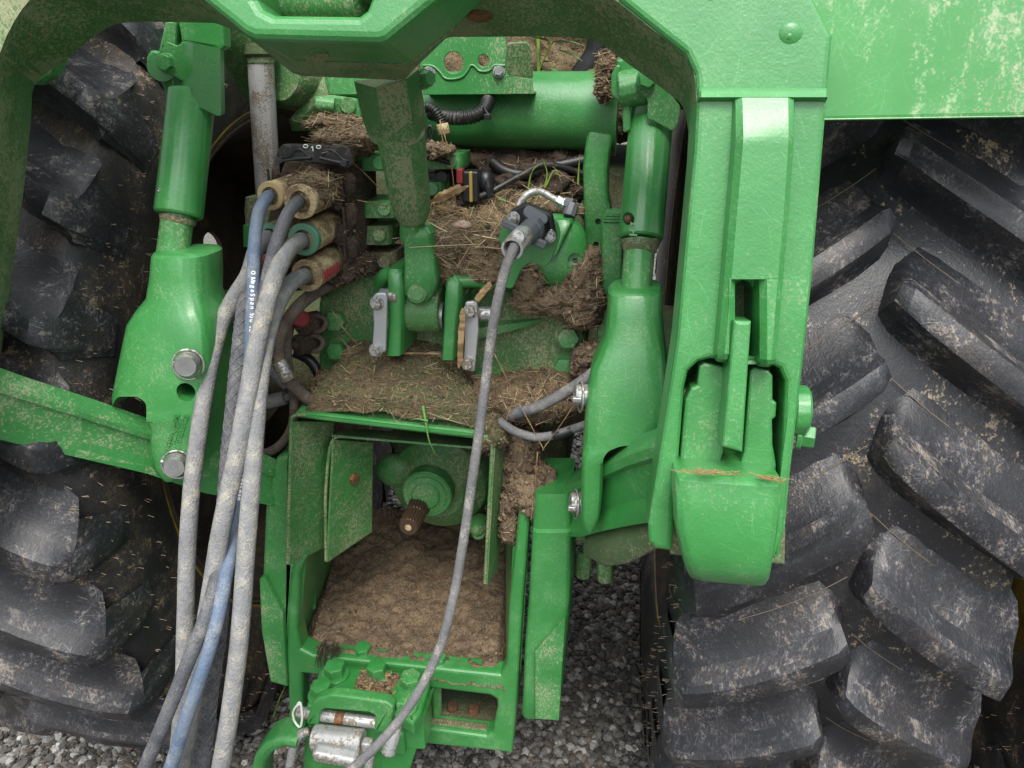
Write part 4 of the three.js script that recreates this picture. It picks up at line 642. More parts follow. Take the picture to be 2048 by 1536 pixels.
{ // ---- left lift link
  const L = thing('lift_link', 'green lift link with sleeve and forked casting beside the grey hoses', 'lift link', Z(330, 960, 0.24));
  part(L, 'upper_clevis', [plate(zp([[330, 40], [352, 40], [350, 120], [346, 200], [332, 205], [322, 160], [308, 158], [312, 120]], 0.10), 0.02, { round: 0.006 }), plate(zp([[352, 30], [446, 34], [449, 92], [440, 100], [362, 86]], 0.095), 0.025, { bevel: 0.006 }), plate(zp([[290, 118], [300, 98], [320, 104], [330, 150], [326, 166], [300, 152]], 0.085), 0.012, { round: 0.008 })], M.paint);
  const cv = part(L, 'guard_cover', loft([[104, 362, 372, 386, 440, 448], [150, 362, 372, 386, 442, 449], [196, 355, 368, 384, 442, 450], [206, 354, 367, 384, 440, 449], [238, 380, 384, 392, 430, 447]].map(([y, a, b, c, d, e], i) => [Z(a, [84, 140, 190, 198, 212][i], 0.108), Z(b, [82, 140, 194, 203, 210][i], 0.122), Z(c, [85, 145, 200, 208, 216][i], 0.132), Z(d, [97, 165, 225, 232, 238][i], 0.126), Z(e, [102, 170, 222, 228, 234][i], 0.09), Z(e - 4, [102, 170, 222, 228, 234][i], 0.085), Z(d - 6, [97, 165, 225, 232, 236][i], 0.118), Z(c, [85, 145, 200, 208, 214][i], 0.124), Z(a, [86, 140, 190, 198, 212][i], 0.10)]).slice(0, 4), { crease: 25 }), M.paint);
  part(cv, 'ear', plate(zp([[364, 84], [372, 82], [374, 160], [362, 162], [352, 154], [330, 148], [315, 136], [314, 120], [322, 88], [330, 82], [342, 86], [354, 92]], 0.118), 0.006, { round: 0.008, bevel: 0.0015, holes: [disc2(Z(332, 91, 0.118), 0.0038, EZ, EX, 14)] }), M.paint);
  part(cv, 'nut', hex(Z(335, 126, 0.118), V(0.1, 0.05, 1), 0.0125, 0.013, 0.1, 1.15, 0.15), M.paint);
  part(cv, 'bush', along(Z(322, 135, 0.118), Z(322, 135, 0.09), [[0, 0.02], [1, 0.02]], 24), M.paint);
  const a = Z(384, 190, 0.10), b = Z(357, 432, 0.175);
  const sl = part(L, 'sleeve', along(a, b, [[0, 0.0355], [0.6, 0.0362], [0.97, 0.0368], [0.985, 0.036], [1, 0.033]], 40), M.paint);
  part(sl, 'grease_nipple', [along(Z(322, 380, 0.19), Z(316, 384, 0.195), [[0, 0.004], [0.5, 0.004], [0.6, 0.0025], [1, 0.0028]], 10)], M.zinc);
  part(sl, 'cast_mark', [letters('HT', Z(337, 418, 0.2055), V(0.05, 1, -0.3), V(-1, 0.05, 0), 0.011)], M.paint);
  part(L, 'threaded_rod', along(Z(356, 428, 0.172), Z(344, 520, 0.195), [[0, 0.025], [0.2, 0.025], [0.22, 0.0245], [1, 0.0245]], 28), M.dusty);
  part(L, 'rust_collar', along(Z(357, 434, 0.173), Z(355, 446, 0.176), [[0, 0.0275], [0.6, 0.0275], [1, 0.0255]], 28), M.caked);
  const body = rows([[507, 300, 382, 0.235, 0.075, 2.6], [511, 288, 393, 0.240, 0.09, 2.8], [518, 283, 397, 0.244, 0.096, 3], [560, 280, 396, 0.250, 0.10, 3.2], [602, 275, 394, 0.256, 0.10, 3.6], [630, 252, 397, 0.268, 0.11, 4], [655, 236, 401, 0.276, 0.115, 4.5], [700, 227, 405, 0.283, 0.12, 5], [760, 214, 404, 0.292, 0.125, 5], [800, 206, 402, 0.298, 0.125, 5], [826, 207, 401, 0.300, 0.125, 5], [836, 220, 400, 0.302, 0.125, 5], [846, 282, 399, 0.302, 0.12, 5], [860, 289, 398, 0.302, 0.12, 5], [900, 288, 394, 0.302, 0.12, 5], [940, 291, 386, 0.302, 0.12, 4], [956, 304, 374, 0.300, 0.11, 3.6], [964, 320, 352, 0.296, 0.10, 3]], 44);
  const slot = plate(zp([[218, 814], [232, 795], [274, 794], [292, 806], [295, 840], [287, 900], [150, 900], [150, 822], [212, 822]], 0.299), 0.25, { round: 0.008, bevel: 0.002 }).translate(0, 0, 0.06);
  const hole = along(Z(371, 785, 0.295).add(V(0.0167, 0, 0.05)), Z(371, 785, 0.295).add(V(-0.04, 0, -0.12)), [[0, 0.0145], [1, 0.0145]], 24);
  const cst = part(L, 'forked_casting', cut(body, slot, hole), M.paint);
  const up = Z(300, 900, 0.303).sub(Z(330, 790, 0.303)).negate().normalize(), lf = V(-1, -0.1, 0);
  part(cst, 'cast_number', [letters('DR304801 RAW', Z(331, 930, 0.3024), up, lf, 0.0105), letters('R229457', Z(350, 888, 0.3024), up, lf, 0.0098), letters('DM18123', Z(362, 885, 0.3022), up, lf, 0.0092)], M.paint);
  pinWithClip(L, Z(380, 721, 0.278), V(0.35, 0.05, 1), 0.0175, 0.032, V(-1, 0, 0)); pinWithClip(L, Z(357, 920, 0.298), V(0.35, 0.05, 1), 0.0175, 0.03);
}
{ // ---- right lift link
  const L = thing('lift_link', 'green lift link with sleeve and forked casting behind the coupler leg', 'lift link', Z(1190, 1060, 0.28));
  part(L, 'upper_clevis', [plate(zp([[1232, 120], [1290, 80], [1330, 110], [1316, 195], [1262, 195], [1240, 180]], 0.085), 0.05, { bevel: 0.006 }), rows([[185, 1268, 1312, 0.09, 0.06, 6], [250, 1256, 1310, 0.09, 0.07, 6]]), plate(zp([[1222, 150], [1234, 128], [1242, 132], [1238, 170], [1262, 196], [1262, 262], [1246, 266], [1244, 210], [1222, 190]], 0.10), 0.014, { round: 0.004, bevel: 0.003 })], M.paint);
  part(L, 'pivot_bush', along(Z(1238, 180, 0.09), Z(1292, 172, 0.09), [[0, 0.024], [0.05, 0.026], [0.95, 0.026], [1, 0.024]], 28), M.dusty);
  const cv = part(L, 'guard_cover', plate(zp([[1274, 150], [1290, 140], [1310, 150], [1362, 214], [1356, 250], [1346, 264], [1306, 242], [1294, 240], [1296, 200], [1284, 190]], 0.12), 0.008, { round: 0.006, bevel: 0.002 }), M.dusty);
  part(cv, 'nut', hex(Z(1293, 158, 0.12), V(0.1, 0.05, 1), 0.0125, 0.013, 0.2, 1.15, 0.15), M.paint);
  const a = Z(1302, 245, 0.075), b = Z(1281, 480, 0.165);
  const sl = part(L, 'sleeve', cut(along(a, b, [[0, 0.031], [0.02, 0.0325], [0.6, 0.0325], [0.97, 0.0328], [0.985, 0.032], [1, 0.029]], 40), along(Z(1257, 438, 0.178).add(V(0, 0, 0.04)), Z(1257, 438, 0.178).add(V(0, 0, -0.02)), [[0, 0.0085], [1, 0.0085]], 18)), M.paint);
  part(sl, 'grease_nipple', ballAt(Z(1257, 439, 0.170), 0.0062), M.rust);
  part(sl, 'cast_mark', letters('H I', Z(1274, 474, 0.1915), V(0.03, 1, -0.35), V(-1, 0.03, 0), 0.011), M.paint);
  part(L, 'rust_collar', along(Z(1281, 478, 0.165), Z(1280, 506, 0.17), [[0, 0.0285], [0.3, 0.0285], [0.7, 0.025], [1, 0.024]], 28), M.caked);
  part(L, 'threaded_rod', along(Z(1281, 480, 0.165), Z(1270, 600, 0.2), [[0, 0.0225], [1, 0.0225]], 28), M.dusty);
  const body = rows([[584, 1232, 1312, 0.235, 0.08, 2.6], [588, 1220, 1322, 0.24, 0.092, 2.8], [596, 1214, 1327, 0.244, 0.10, 3], [640, 1212, 1328, 0.252, 0.10, 3.2], [680, 1208, 1330, 0.26, 0.105, 3.6], [710, 1197, 1334, 0.268, 0.11, 4], [745, 1180, 1338, 0.276, 0.115, 4.5], [790, 1172, 1340, 0.284, 0.12, 5], [840, 1167, 1340, 0.292, 0.125, 5], [890, 1163, 1336, 0.298, 0.125, 5], [904, 1162, 1330, 0.300, 0.125, 5], [914, 1162, 1236, 0.301, 0.12, 5], [930, 1161, 1208, 0.301, 0.11, 5], [1000, 1160, 1204, 0.300, 0.10, 5], [1040, 1159, 1200, 0.298, 0.10, 4.5], [1058, 1164, 1194, 0.294, 0.09, 4], [1066, 1172, 1186, 0.290, 0.07, 3]], 44);
  const slot = plate(zp([[1205, 940], [1206, 916], [1216, 902], [1240, 893], [1290, 890], [1300, 900], [1300, 960], [1206, 960]], 0.299), 0.25, { round: 0.006, bevel: 0.003 }).translate(0, 0, 0.06);
  part(L, 'forked_casting', cut(body, slot), M.paint);
  for (const [x, y] of [[1168, 790], [1158, 1005]]) pinWithClip(L, Z(x, y, 0.25), V(-1, 0.05, 0.25), 0.0165, 0.014, V(0, 0, 1));
}
function beam(st, web, fl, dp = 0.06) { // I-section arm: stations [px, pyTop, pyBottom, z]
  const R = st.map(([x, t, b, z]) => { const A = Z(x, t, z), B = Z(x, b, z), d = B.clone().sub(A), h = d.length(); d.normalize(); const k = V(0.25, 0, -1).normalize(), at = (s, o) => A.clone().addScaledVector(d, s).addScaledVector(k, o); return [at(0.004, 0), at(fl * 0.8, 0), at(fl * 1.3, web), at(h - fl * 1.5, web), at(h - fl, 0.002), at(h - 0.004, 0), at(h, 0.006), at(h, dp), at(h - 0.006, dp + 0.006), at(0.006, dp + 0.006), at(0, dp), at(0, 0.006)]; });
  return loft(R, { crease: 28 });
}
{
  const L = thing('lower_link', 'green lower link arm splashed with mud passing through the forked casting', 'lower link', Z(120, 920, 0.36));
  part(L, 'arm', beam([[-170, 710, 818, 0.50], [0, 768, 884, 0.41], [150, 815, 918, 0.335], [290, 862, 950, 0.265], [410, 886, 990, 0.20], [545, 940, 1015, 0.10], [640, 965, 1015, 0.02]], 0.012, 0.018, 0.034), M.dusty);
  const R = thing('lower_link', 'short stretch of green lower link between right casting and coupler leg', 'lower link', Z(1250, 1090, 0.3));
  part(R, 'arm', beam([[1100, 985, 1075, 0.02], [1160, 956, 1078, 0.16], [1206, 930, 1066, 0.285], [1256, 906, 1056, 0.345], [1320, 884, 1046, 0.41], [1372, 872, 1044, 0.44]], 0.014, 0.024), M.paint);
  part(R, 'underside', loft([[1160, 1076, 0.155], [1200, 1064, 0.27], [1250, 1056, 0.33], [1330, 1046, 0.40]].map(([x, y, z], i) => { const p = Z(x, y, z); return ring(p.clone().add(V(0.02, -0.006 - [0.012, 0.03, 0.028, 0.01][i], -0.05)), V(0.25, 0, -1).normalize(), EY, 0.055, 0.012 + [0.012, 0.03, 0.028, 0.01][i], 3, 20); }), { crease: 40 }), M.caked);
}
{ // ---- top link hanging in its rest
  const L = thing('top_link', 'mud splashed green top link hanging between the casting ears', 'top link', Z(840, 640, 0.0));
  const ch = [[163, 708, 176, 752, 159, 812, 138, 838, 0.26], [235, 724, 246, 764, 238, 824, 226, 851, 0.205], [268, 735, 280, 773, 274, 830, 246, 855, 0.18], [284, 742, 300, 781, 291, 833, 262, 848, 0.165]].map(([ya, xa, yb, xb, yc, xc, yd, xd, z]) => [Z(xa, ya, z - 0.03), Z(xb, yb, z), Z(xc, yc, z), Z(xd, yd, z - 0.045), Z(xd - 5, yd, z - 0.05), Z(xc - 3, yc - 4, z - 0.007), Z(xb + 3, yb - 5, z - 0.007), Z(xa + 4, ya - 2, z - 0.036)]);
  part(L, 'channel_end', loft(ch, { crease: 22 }), M.arch);
  const a = Z(800, 262, 0.155), b = Z(826, 438, 0.06);
  part(L, 'barrel', along(a, b, [[0, 0.0365], [0.4, 0.0345], [0.75, 0.0325], [0.88, 0.0312], [0.95, 0.027], [0.985, 0.021], [1, 0.012]], 40), M.arch);
  part(L, 'neck', along(Z(821, 425, 0.065), Z(828, 472, 0.045), [[0, 0.019], [0.3, 0.0185], [0.6, 0.022], [1, 0.024]], 28), M.dusty);
  const fk = part(L, 'fork', rows([[455, 806, 856, 0.065, 0.05, 4], [468, 801, 862, 0.07, 0.06, 6], [482, 802, 862, 0.07, 0.06, 6], [490, 804, 864, 0.066, 0.06, 6], [512, 805, 868, 0.066, 0.06, 6], [545, 805, 872, 0.07, 0.06, 6], [566, 805, 872, 0.07, 0.06, 6], [590, 806, 866, 0.066, 0.06, 5], [608, 818, 852, 0.058, 0.05, 3], [612, 826, 846, 0.05, 0.04, 2.5]], 36), M.dusty);
  part(fk, 'pin_boss', [cyl(Z(834, 588, 0.05), Z(834, 588, 0.074), 0.0165, 28, 0.12), cyl(Z(834, 588, 0.06), Z(834, 588, 0.0765), 0.012, 24, 0.1)], M.muddy);
  part(L, 'rear_fork', rows([[498, 852, 876, 0.02, 0.05, 3], [520, 852, 884, 0.02, 0.05, 3], [570, 856, 884, 0.025, 0.05, 3], [600, 850, 880, 0.025, 0.05, 3]]), M.dusty);
  part(L, 'eye', along(Z(818, 620, 0.02), Z(884, 622, 0.02), [[0, 0.036], [0.06, 0.0385], [0.94, 0.0385], [1, 0.036]], 36), M.muddy);
  part(L, 'side_nut', hex(Z(846, 158, 0.19), V(0.9, 0.1, 0.5), 0.011, 0.012), M.dusty);
}
// ---------------------------------------------------------------- quick coupler frame (lifts off the linkage)
{
  const tilt = V(0, 0.2, 1).normalize(), HP = plane(tilt, V(0, 1.05, 0.52));
  const H = thing('quick_coupler', 'green cast quick coupler frame arching over the tractor hitch', 'hitch coupler', HP(1450, 1160));
  // arched beam: inner edge at the front and at the back, outer side out of view
  const pairs = [[-118, 1180, -100, 1150, 0], [-80, 760, -5, 748, 0], [-62, 560, 22, 560, 0], [-45, 400, 45, 400, 0], [-35, 240, 62, 240, 0], [-20, 140, 70, 168, 0], [20, 40, 130, 120, 0], [70, -20, 214, 56, 0], [150, -50, 244, 46, 0], [340, -50, 430, 46, 0.02], [404, 0, 486, 66, 0.05], [488, 68, 585, 146, 0.05], [510, 77, 604, 152, 0.05], [756, 84, 790, 160, 0.05], [772, 80, 812, 154, 0.05], [866, 2, 872, 80, 0.05], [940, -42, 905, 74, 0.01], [1170, -46, 1130, 75, 0], [1235, 0, 1190, 83, 0], [1304, 55, 1262, 132, 0], [1372, 108, 1336, 186, 0], [1390, 150, 1366, 214, 0], [1394, 215, 1377, 262, 0]];
  const smooth = (l, k) => { const o = []; const c = new THREE.CatmullRomCurve3(l.map(p => V(p[0], p[1], p[4])), false, 'centripetal'), d = new THREE.CatmullRomCurve3(l.map(p => V(p[2], p[3], 0)), false, 'centripetal'), n = (l.length - 1) * k; for (let i = 0; i <= n; i++) { const a = c.getPoint(i / n), b = d.getPoint(i / n); o.push([a.x, a.y, b.x, b.y, a.z, i / k]); } return o; };
  const A0 = smooth(pairs.slice(0, 10), 3), A1 = pairs.slice(10, 16).map((p, i) => [...p, 10 + i]), A2 = smooth(pairs.slice(16), 4).map(p => [...p.slice(0, 5), p[5] + 16]), bent = [...A0, ...A1, ...A2];
  const BP = plane(tilt, V(0, 1.05, 0.37));
  const rg = bent.map(([fx, fy, bx, by, o, i]) => {
    const f = HP(fx, fy, o).addScaledVector(tilt, -(o + 0.006 + (o > 0.04 ? 0.045 : 0))), b = BP(bx, by, 0); 
    const A = i < 10 ? Math.PI * (1 - 0.5 * sst(3, 8.5, i)) : Math.PI / 2 * (1 - sst(16.5, 21, i)), out = V(Math.cos(A), Math.sin(A), 0), d = i > 16 ? 0.06 : i > 9 && i < 16 ? 0.22 : 0.14;
    return [f, b, b.clone().addScaledVector(out, d), f.clone().addScaledVector(out, d)];
  });
  const bm = part(H, 'arched_beam', loft(rg, { crease: 30 }), M.arch);
  for (const [x, y, rx, ry] of [[960, 33, 27, 11], [364, 11, 28, 11], [632, 112, 26, 12]]) { // flat discs coloured to stand for the dark open holes in the under side
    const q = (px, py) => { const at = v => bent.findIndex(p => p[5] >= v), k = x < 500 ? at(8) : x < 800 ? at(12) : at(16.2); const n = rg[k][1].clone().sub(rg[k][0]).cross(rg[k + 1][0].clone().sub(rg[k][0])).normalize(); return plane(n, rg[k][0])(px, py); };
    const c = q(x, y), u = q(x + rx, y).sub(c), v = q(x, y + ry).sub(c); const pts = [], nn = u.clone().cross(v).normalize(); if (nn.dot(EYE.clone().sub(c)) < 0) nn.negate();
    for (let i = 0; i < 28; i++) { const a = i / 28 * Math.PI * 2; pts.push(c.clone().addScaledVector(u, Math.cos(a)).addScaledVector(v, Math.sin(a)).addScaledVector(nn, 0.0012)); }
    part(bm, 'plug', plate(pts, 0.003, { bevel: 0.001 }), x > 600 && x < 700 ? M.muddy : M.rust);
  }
  part(H, 'top_plate', plate(pp([[240, -220], [330, -70], [404, 0], [488, 68], [508, 77], [756, 84], [772, 79], [866, 2], [940, -70], [1000, -220]], HP, 0.053), 0.102, { bevel: 0.010, seg: 3, holes: [pp([[514, -150], [513, -2], [524, 16], [546, 27], [716, 29], [731, 18], [739, -2], [740, -150]], HP, 0.053)] }), M.paint);
  part(H, 'top_hook', [along(HP(540, -2, -0.02), HP(728, 0, -0.02), [[0, 0.018], [0.04, 0.024], [0.96, 0.024], [1, 0.018]], 24), plate(pp([[537, -120], [730, -120], [728, -4], [542, -6]], HP, -0.004), 0.03, { bevel: 0.008 })], M.muddy);
  // right leg
  const leg = part(H, 'leg', plate(pp([[1200, -120], [1237, -1], [1304, 53], [1372, 107], [1391, 148], [1394, 190], [1388, 300], [1353, 680], [1328, 850], [1304, 1000], [1296, 1050], [1298, 1085], [1312, 1100], [1345, 1104], [1350, 1000], [1362, 860], [1368, 780], [1376, 744], [1396, 724], [1420, 718], [1540, 728], [1560, 738], [1571, 764], [1566, 900], [1556, 1040], [1548, 1120], [1552, 1118], [1572, 1060], [1582, 950], [1602, 780], [1626, 560], [1656, 195], [1667, 70], [1632, 0], [1580, -120]], HP), 0.105, { bevel: 0.007, seg: 3, holes: [pp([[1468, 716], [1469, 580], [1476, 566], [1488, 561], [1500, 566], [1508, 580], [1507, 716]], HP)] }), M.paint);
  const rib = (list, name = 'rib', inset = 0.006) => { const r = list.map(([y, l, rx, h]) => { const a = HP(l, y, -0.003), b = HP(rx, y, -0.003), w = b.clone().sub(a).normalize(), up = tilt.clone().multiplyScalar(h + 0.003); return [a, a.clone().addScaledVector(w, inset * 0.5).addScaledVector(up, 0.75), a.clone().addScaledVector(w, inset * 1.6).add(up), b.clone().addScaledVector(w, -inset * 1.6).add(up), b.clone().addScaledVector(w, -inset * 0.5).addScaledVector(up, 0.75), b]; }); return part(leg, name, loft(r, { crease: 24 }), M.paint); };
  rib([[178, 1396, 1654, 0.001], [186, 1395, 1654, 0.006], [199, 1394, 1653, 0.010], [204, 1394, 1652, 0.001]], 'ledge', 0.002);
  rib([[200, 1462, 1590, 0.010], [215, 1462, 1589, 0.013], [278, 1460, 1585, 0.026], [300, 1459, 1584, 0.026], [420, 1449, 1576, 0.026], [556, 1438, 1564, 0.026]]);
  rib([[554, 1438, 1470, 0.026], [640, 1431, 1470, 0.026], [700, 1425, 1469, 0.026], [712, 1426, 1466, 0.022], [722, 1432, 1460, 0.008]]);
  rib([[554, 1506, 1564, 0.026], [640, 1507, 1557, 0.026], [712, 1507, 1551, 0.026], [722, 1509, 1549, 0.022], [731, 1514, 1544, 0.008]]);
  part(leg, 'casting_boss', [ballAt(HP(1577, 74, -0.004), 0.007, 1, 1, 1), ballAt(HP(1580, 72, -0.002), 0.013, 1, 1, 0.35)], M.paint);
  part(leg, 'side_disc', [cyl(HP(1580, 820, -0.05), HP(1580, 820, -0.05).add(V(0.019, 0, 0)), 0.030, 32, 0.1)], M.paint);
  part(leg, 'side_bolt', hex(HP(1598, 870, -0.05), V(1, 0, 0.2), 0.0135, 0.014, 0.2), M.paint);
  part(leg, 'slot_back', plate(pp([[1455, 555], [1520, 555], [1520, 725], [1455, 725]], HP, -0.075), 0.02), M.muddy);
  part(leg, 'cavity_back', plate(pp([[1362, 718], [1578, 724], [1570, 1130], [1340, 1110]], HP, -0.092), 0.01), M.caked);
  // latch hook inside the leg
  const hk = part(H, 'hook_block', [plate(pp([[1398, 732], [1408, 724], [1448, 734], [1456, 748], [1447, 905], [1440, 930], [1440, 960], [1356, 960], [1370, 800], [1382, 776], [1394, 770]], HP, -0.012), 0.07, { bevel: 0.004 }), plate(pp([[1500, 742], [1508, 735], [1538, 741], [1546, 752], [1546, 800], [1554, 806], [1552, 834], [1545, 840], [1546, 890], [1553, 930], [1550, 965], [1480, 960], [1480, 930], [1488, 905]], HP, -0.012), 0.07, { bevel: 0.003 }), plate(pp([[1438, 905], [1490, 905], [1490, 970], [1438, 970]], HP, -0.05), 0.03)], M.paint);
  part(hk, 'pin', cyl(HP(1362, 795, -0.05), HP(1382, 800, -0.05), 0.013), M.zinc);
  part(H, 'lock_lever', plate(pp([[1468, 641], [1503, 643], [1485, 906], [1444, 894]], HP, 0.034), 0.06, { bevel: 0.004, seg: 3 }), M.paint);
  // lower saddle with rounded nose
  const n = tilt, sad = [[948, 1358, 1560, 0.040, 0.10, 9], [956, 1351, 1566, 0.050, 0.12, 9], [968, 1349, 1569, 0.056, 0.13, 9], [1000, 1348, 1568, 0.058, 0.135, 9], [1060, 1350, 1561, 0.060, 0.135, 9], [1110, 1360, 1553, 0.058, 0.13, 9], [1140, 1368, 1548, 0.052, 0.12, 8], [1156, 1374, 1543, 0.042, 0.10, 8], [1166, 1380, 1537, 0.026, 0.07, 6]];
  const sd = part(H, 'saddle', cut(loft(sad.map(([y, l, r, o, d, e]) => { const a = HP(l, y - 6, o - 0.0), b = HP(r, y + 8, o), c = a.clone().add(b).multiplyScalar(0.5).addScaledVector(n, -d / 2), u = b.clone().sub(a), h = u.length() / 2; u.normalize(); return ring(c, u, n, h, d / 2, e, 40); }), { crease: 38 }), along(HP(1330, 1012, 0.0), HP(1376, 1014, 0.006), [[0, 0.022], [1, 0.022]], 20)), M.paint);
}
// ---------------------------------------------------------------- drawbar head
{
  const Yd = 0.50;
  const D = thing('drawbar', 'green drawbar head with big hex bolts and bolted clevis', 'drawbar', Y(740, 1500, 0.30));
  const up = (list, y, t, o = {}) => plate(list.map(([a, b]) => Y(a, b, y)), t, { back: V(0, -1, 0), bevel: 0.005, ...o });
  const bd = part(D, 'bar', [up([[622, 1412], [646, 1338], [668, 1326], [860, 1352], [856, 1396], [846, 1424], [780, 1420]], Yd - 0.012, 0.10, { round: 0.004 }), rbox(V(Y(740, 1400, Yd).x, Yd - 0.085, 0.02), 0.14, 0.06, 0.42, 0.008)], M.paint);
  part(bd, 'rail', up([[640, 1340], [656, 1328], [724, 1336], [700, 1402], [612, 1412], [616, 1398]], Yd, 0.03, { round: 0.006 }), M.paint);
  part(bd, 'rail', up([[793, 1348], [845, 1358], [858, 1372], [842, 1424], [826, 1448], [768, 1408]], Yd, 0.03, { round: 0.006 }), M.paint);
  for (const [x, y, r, m] of [[671, 1350, 0.0215, M.dusty], [822, 1372, 0.0215, M.dusty], [644, 1390, 0.0205, M.dusty], [808, 1414, 0.0205, M.dusty]]) part(bd, 'bolt', hex(Y(x, y, Yd + 0.001), V(0, 1, 0.03), r, 0.022, x * 0.7, 1.32), m);
  part(bd, 'bolt', hex(Y(755, 1352, Yd - 0.008), V(0, 1, 0.03), 0.0205, 0.024, 0.5, 1.2), M.paint);
  // clevis bridge with pin
  const zc = Y(700, 1425, Yd).z + 0.012, q = (x, y, o = 0) => Z(x, y, zc + o);
  const br = part(D, 'clevis', [plate([[622, 1410], [634, 1398], [662, 1390], [700, 1394], [772, 1404], [786, 1414], [782, 1452], [772, 1466], [748, 1464], [750, 1432], [738, 1426], [650, 1418], [640, 1424], [636, 1452], [612, 1448]].map(([a, b]) => q(a, b)), 0.024, { bevel: 0.005, seg: 3, round: 0.004 }), plate([[610, 1474], [770, 1490], [852, 1424], [836, 1490], [800, 1600], [610, 1600], [604, 1520]].map(([a, b]) => q(a, b, -0.045)), 0.07, { bevel: 0.006 })], M.dusty);
  part(br, 'clevis_pin', along(q(596, 1424, -0.018), q(756, 1446, -0.018), [[0, 0.0105], [0.02, 0.0115], [0.98, 0.0115], [1, 0.010]], 20), M.galv);
  part(br, 'pin_rust', along(q(672, 1434, -0.018), q(690, 1437, -0.018), [[0, 0.0116], [0.5, 0.0118], [1, 0.0116]], 20), M.rust);
  part(br, 'ring_clip', tube([q(592, 1414, 0.004), q(600, 1404, 0.004), q(603, 1418, 0.006), q(604, 1440, 0.006), q(599, 1454, 0.004), q(590, 1444, 0), q(586, 1428, 0), q(590, 1416, 0.002), q(600, 1408, 0.006)], 0.0022, { seg: 50, rs: 8 }), M.white);
  // galvanised pivoting latch over the eye
  part(D, 'latch', [along(q(628, 1474, 0.012), q(726, 1485, 0.012), [[0, 0.022], [0.02, 0.024], [0.98, 0.024], [1, 0.022]], 24), rbox(q(672, 1510, 0.045), 0.086, 0.03, 0.03, 0.01, new THREE.Euler(0.3, 0, -0.1)), rbox(q(735, 1490, 0.02), 0.02, 0.024, 0.02, 0.005), rbox(q(680, 1492, 0.022), 0.086, 0.03, 0.04, 0.01, new THREE.Euler(0.2, 0, -0.1))], M.galv);
  part(D, 'latch_handle', tube([q(618, 1462, 0.01), q(600, 1470, 0.014), q(588, 1492, 0.02), q(580, 1530, 0.024), q(576, 1580, 0.026)], 0.0085, { seg: 30, rs: 12 }), M.galv);
  part(D, 'latch_handle', tube([q(742, 1500, 0.012), q(738, 1525, 0.02), q(732, 1580, 0.026)], 0.0085, { seg: 20, rs: 12 }), M.galv);
  part(D, 'drop_pin', along(q(792, 1452, 0.02), q(776, 1508, 0.04), [[0, 0.0105], [0.1, 0.0125], [0.95, 0.0128], [1, 0.0108]], 20), M.galv);
  // open green safety loop on the left
  part(D, 'safety_loop', loft([[606, 1464], [580, 1460], [552, 1470], [534, 1492], [524, 1530], [524, 1590]].map(([x, y], i) => { const p = q(x, y, 0.0); const d = [V(-1, 0.2, 0), V(-1, -0.1, 0), V(-0.8, -0.5, 0), V(-0.5, -0.8, 0), V(-0.1, -1, 0), V(0, -1, 0)][i].normalize(); return ring(p, V(-d.y, d.x, 0), EZ, 0.013, 0.032, 5, 20); }), { crease: 40 }), M.dusty);
}
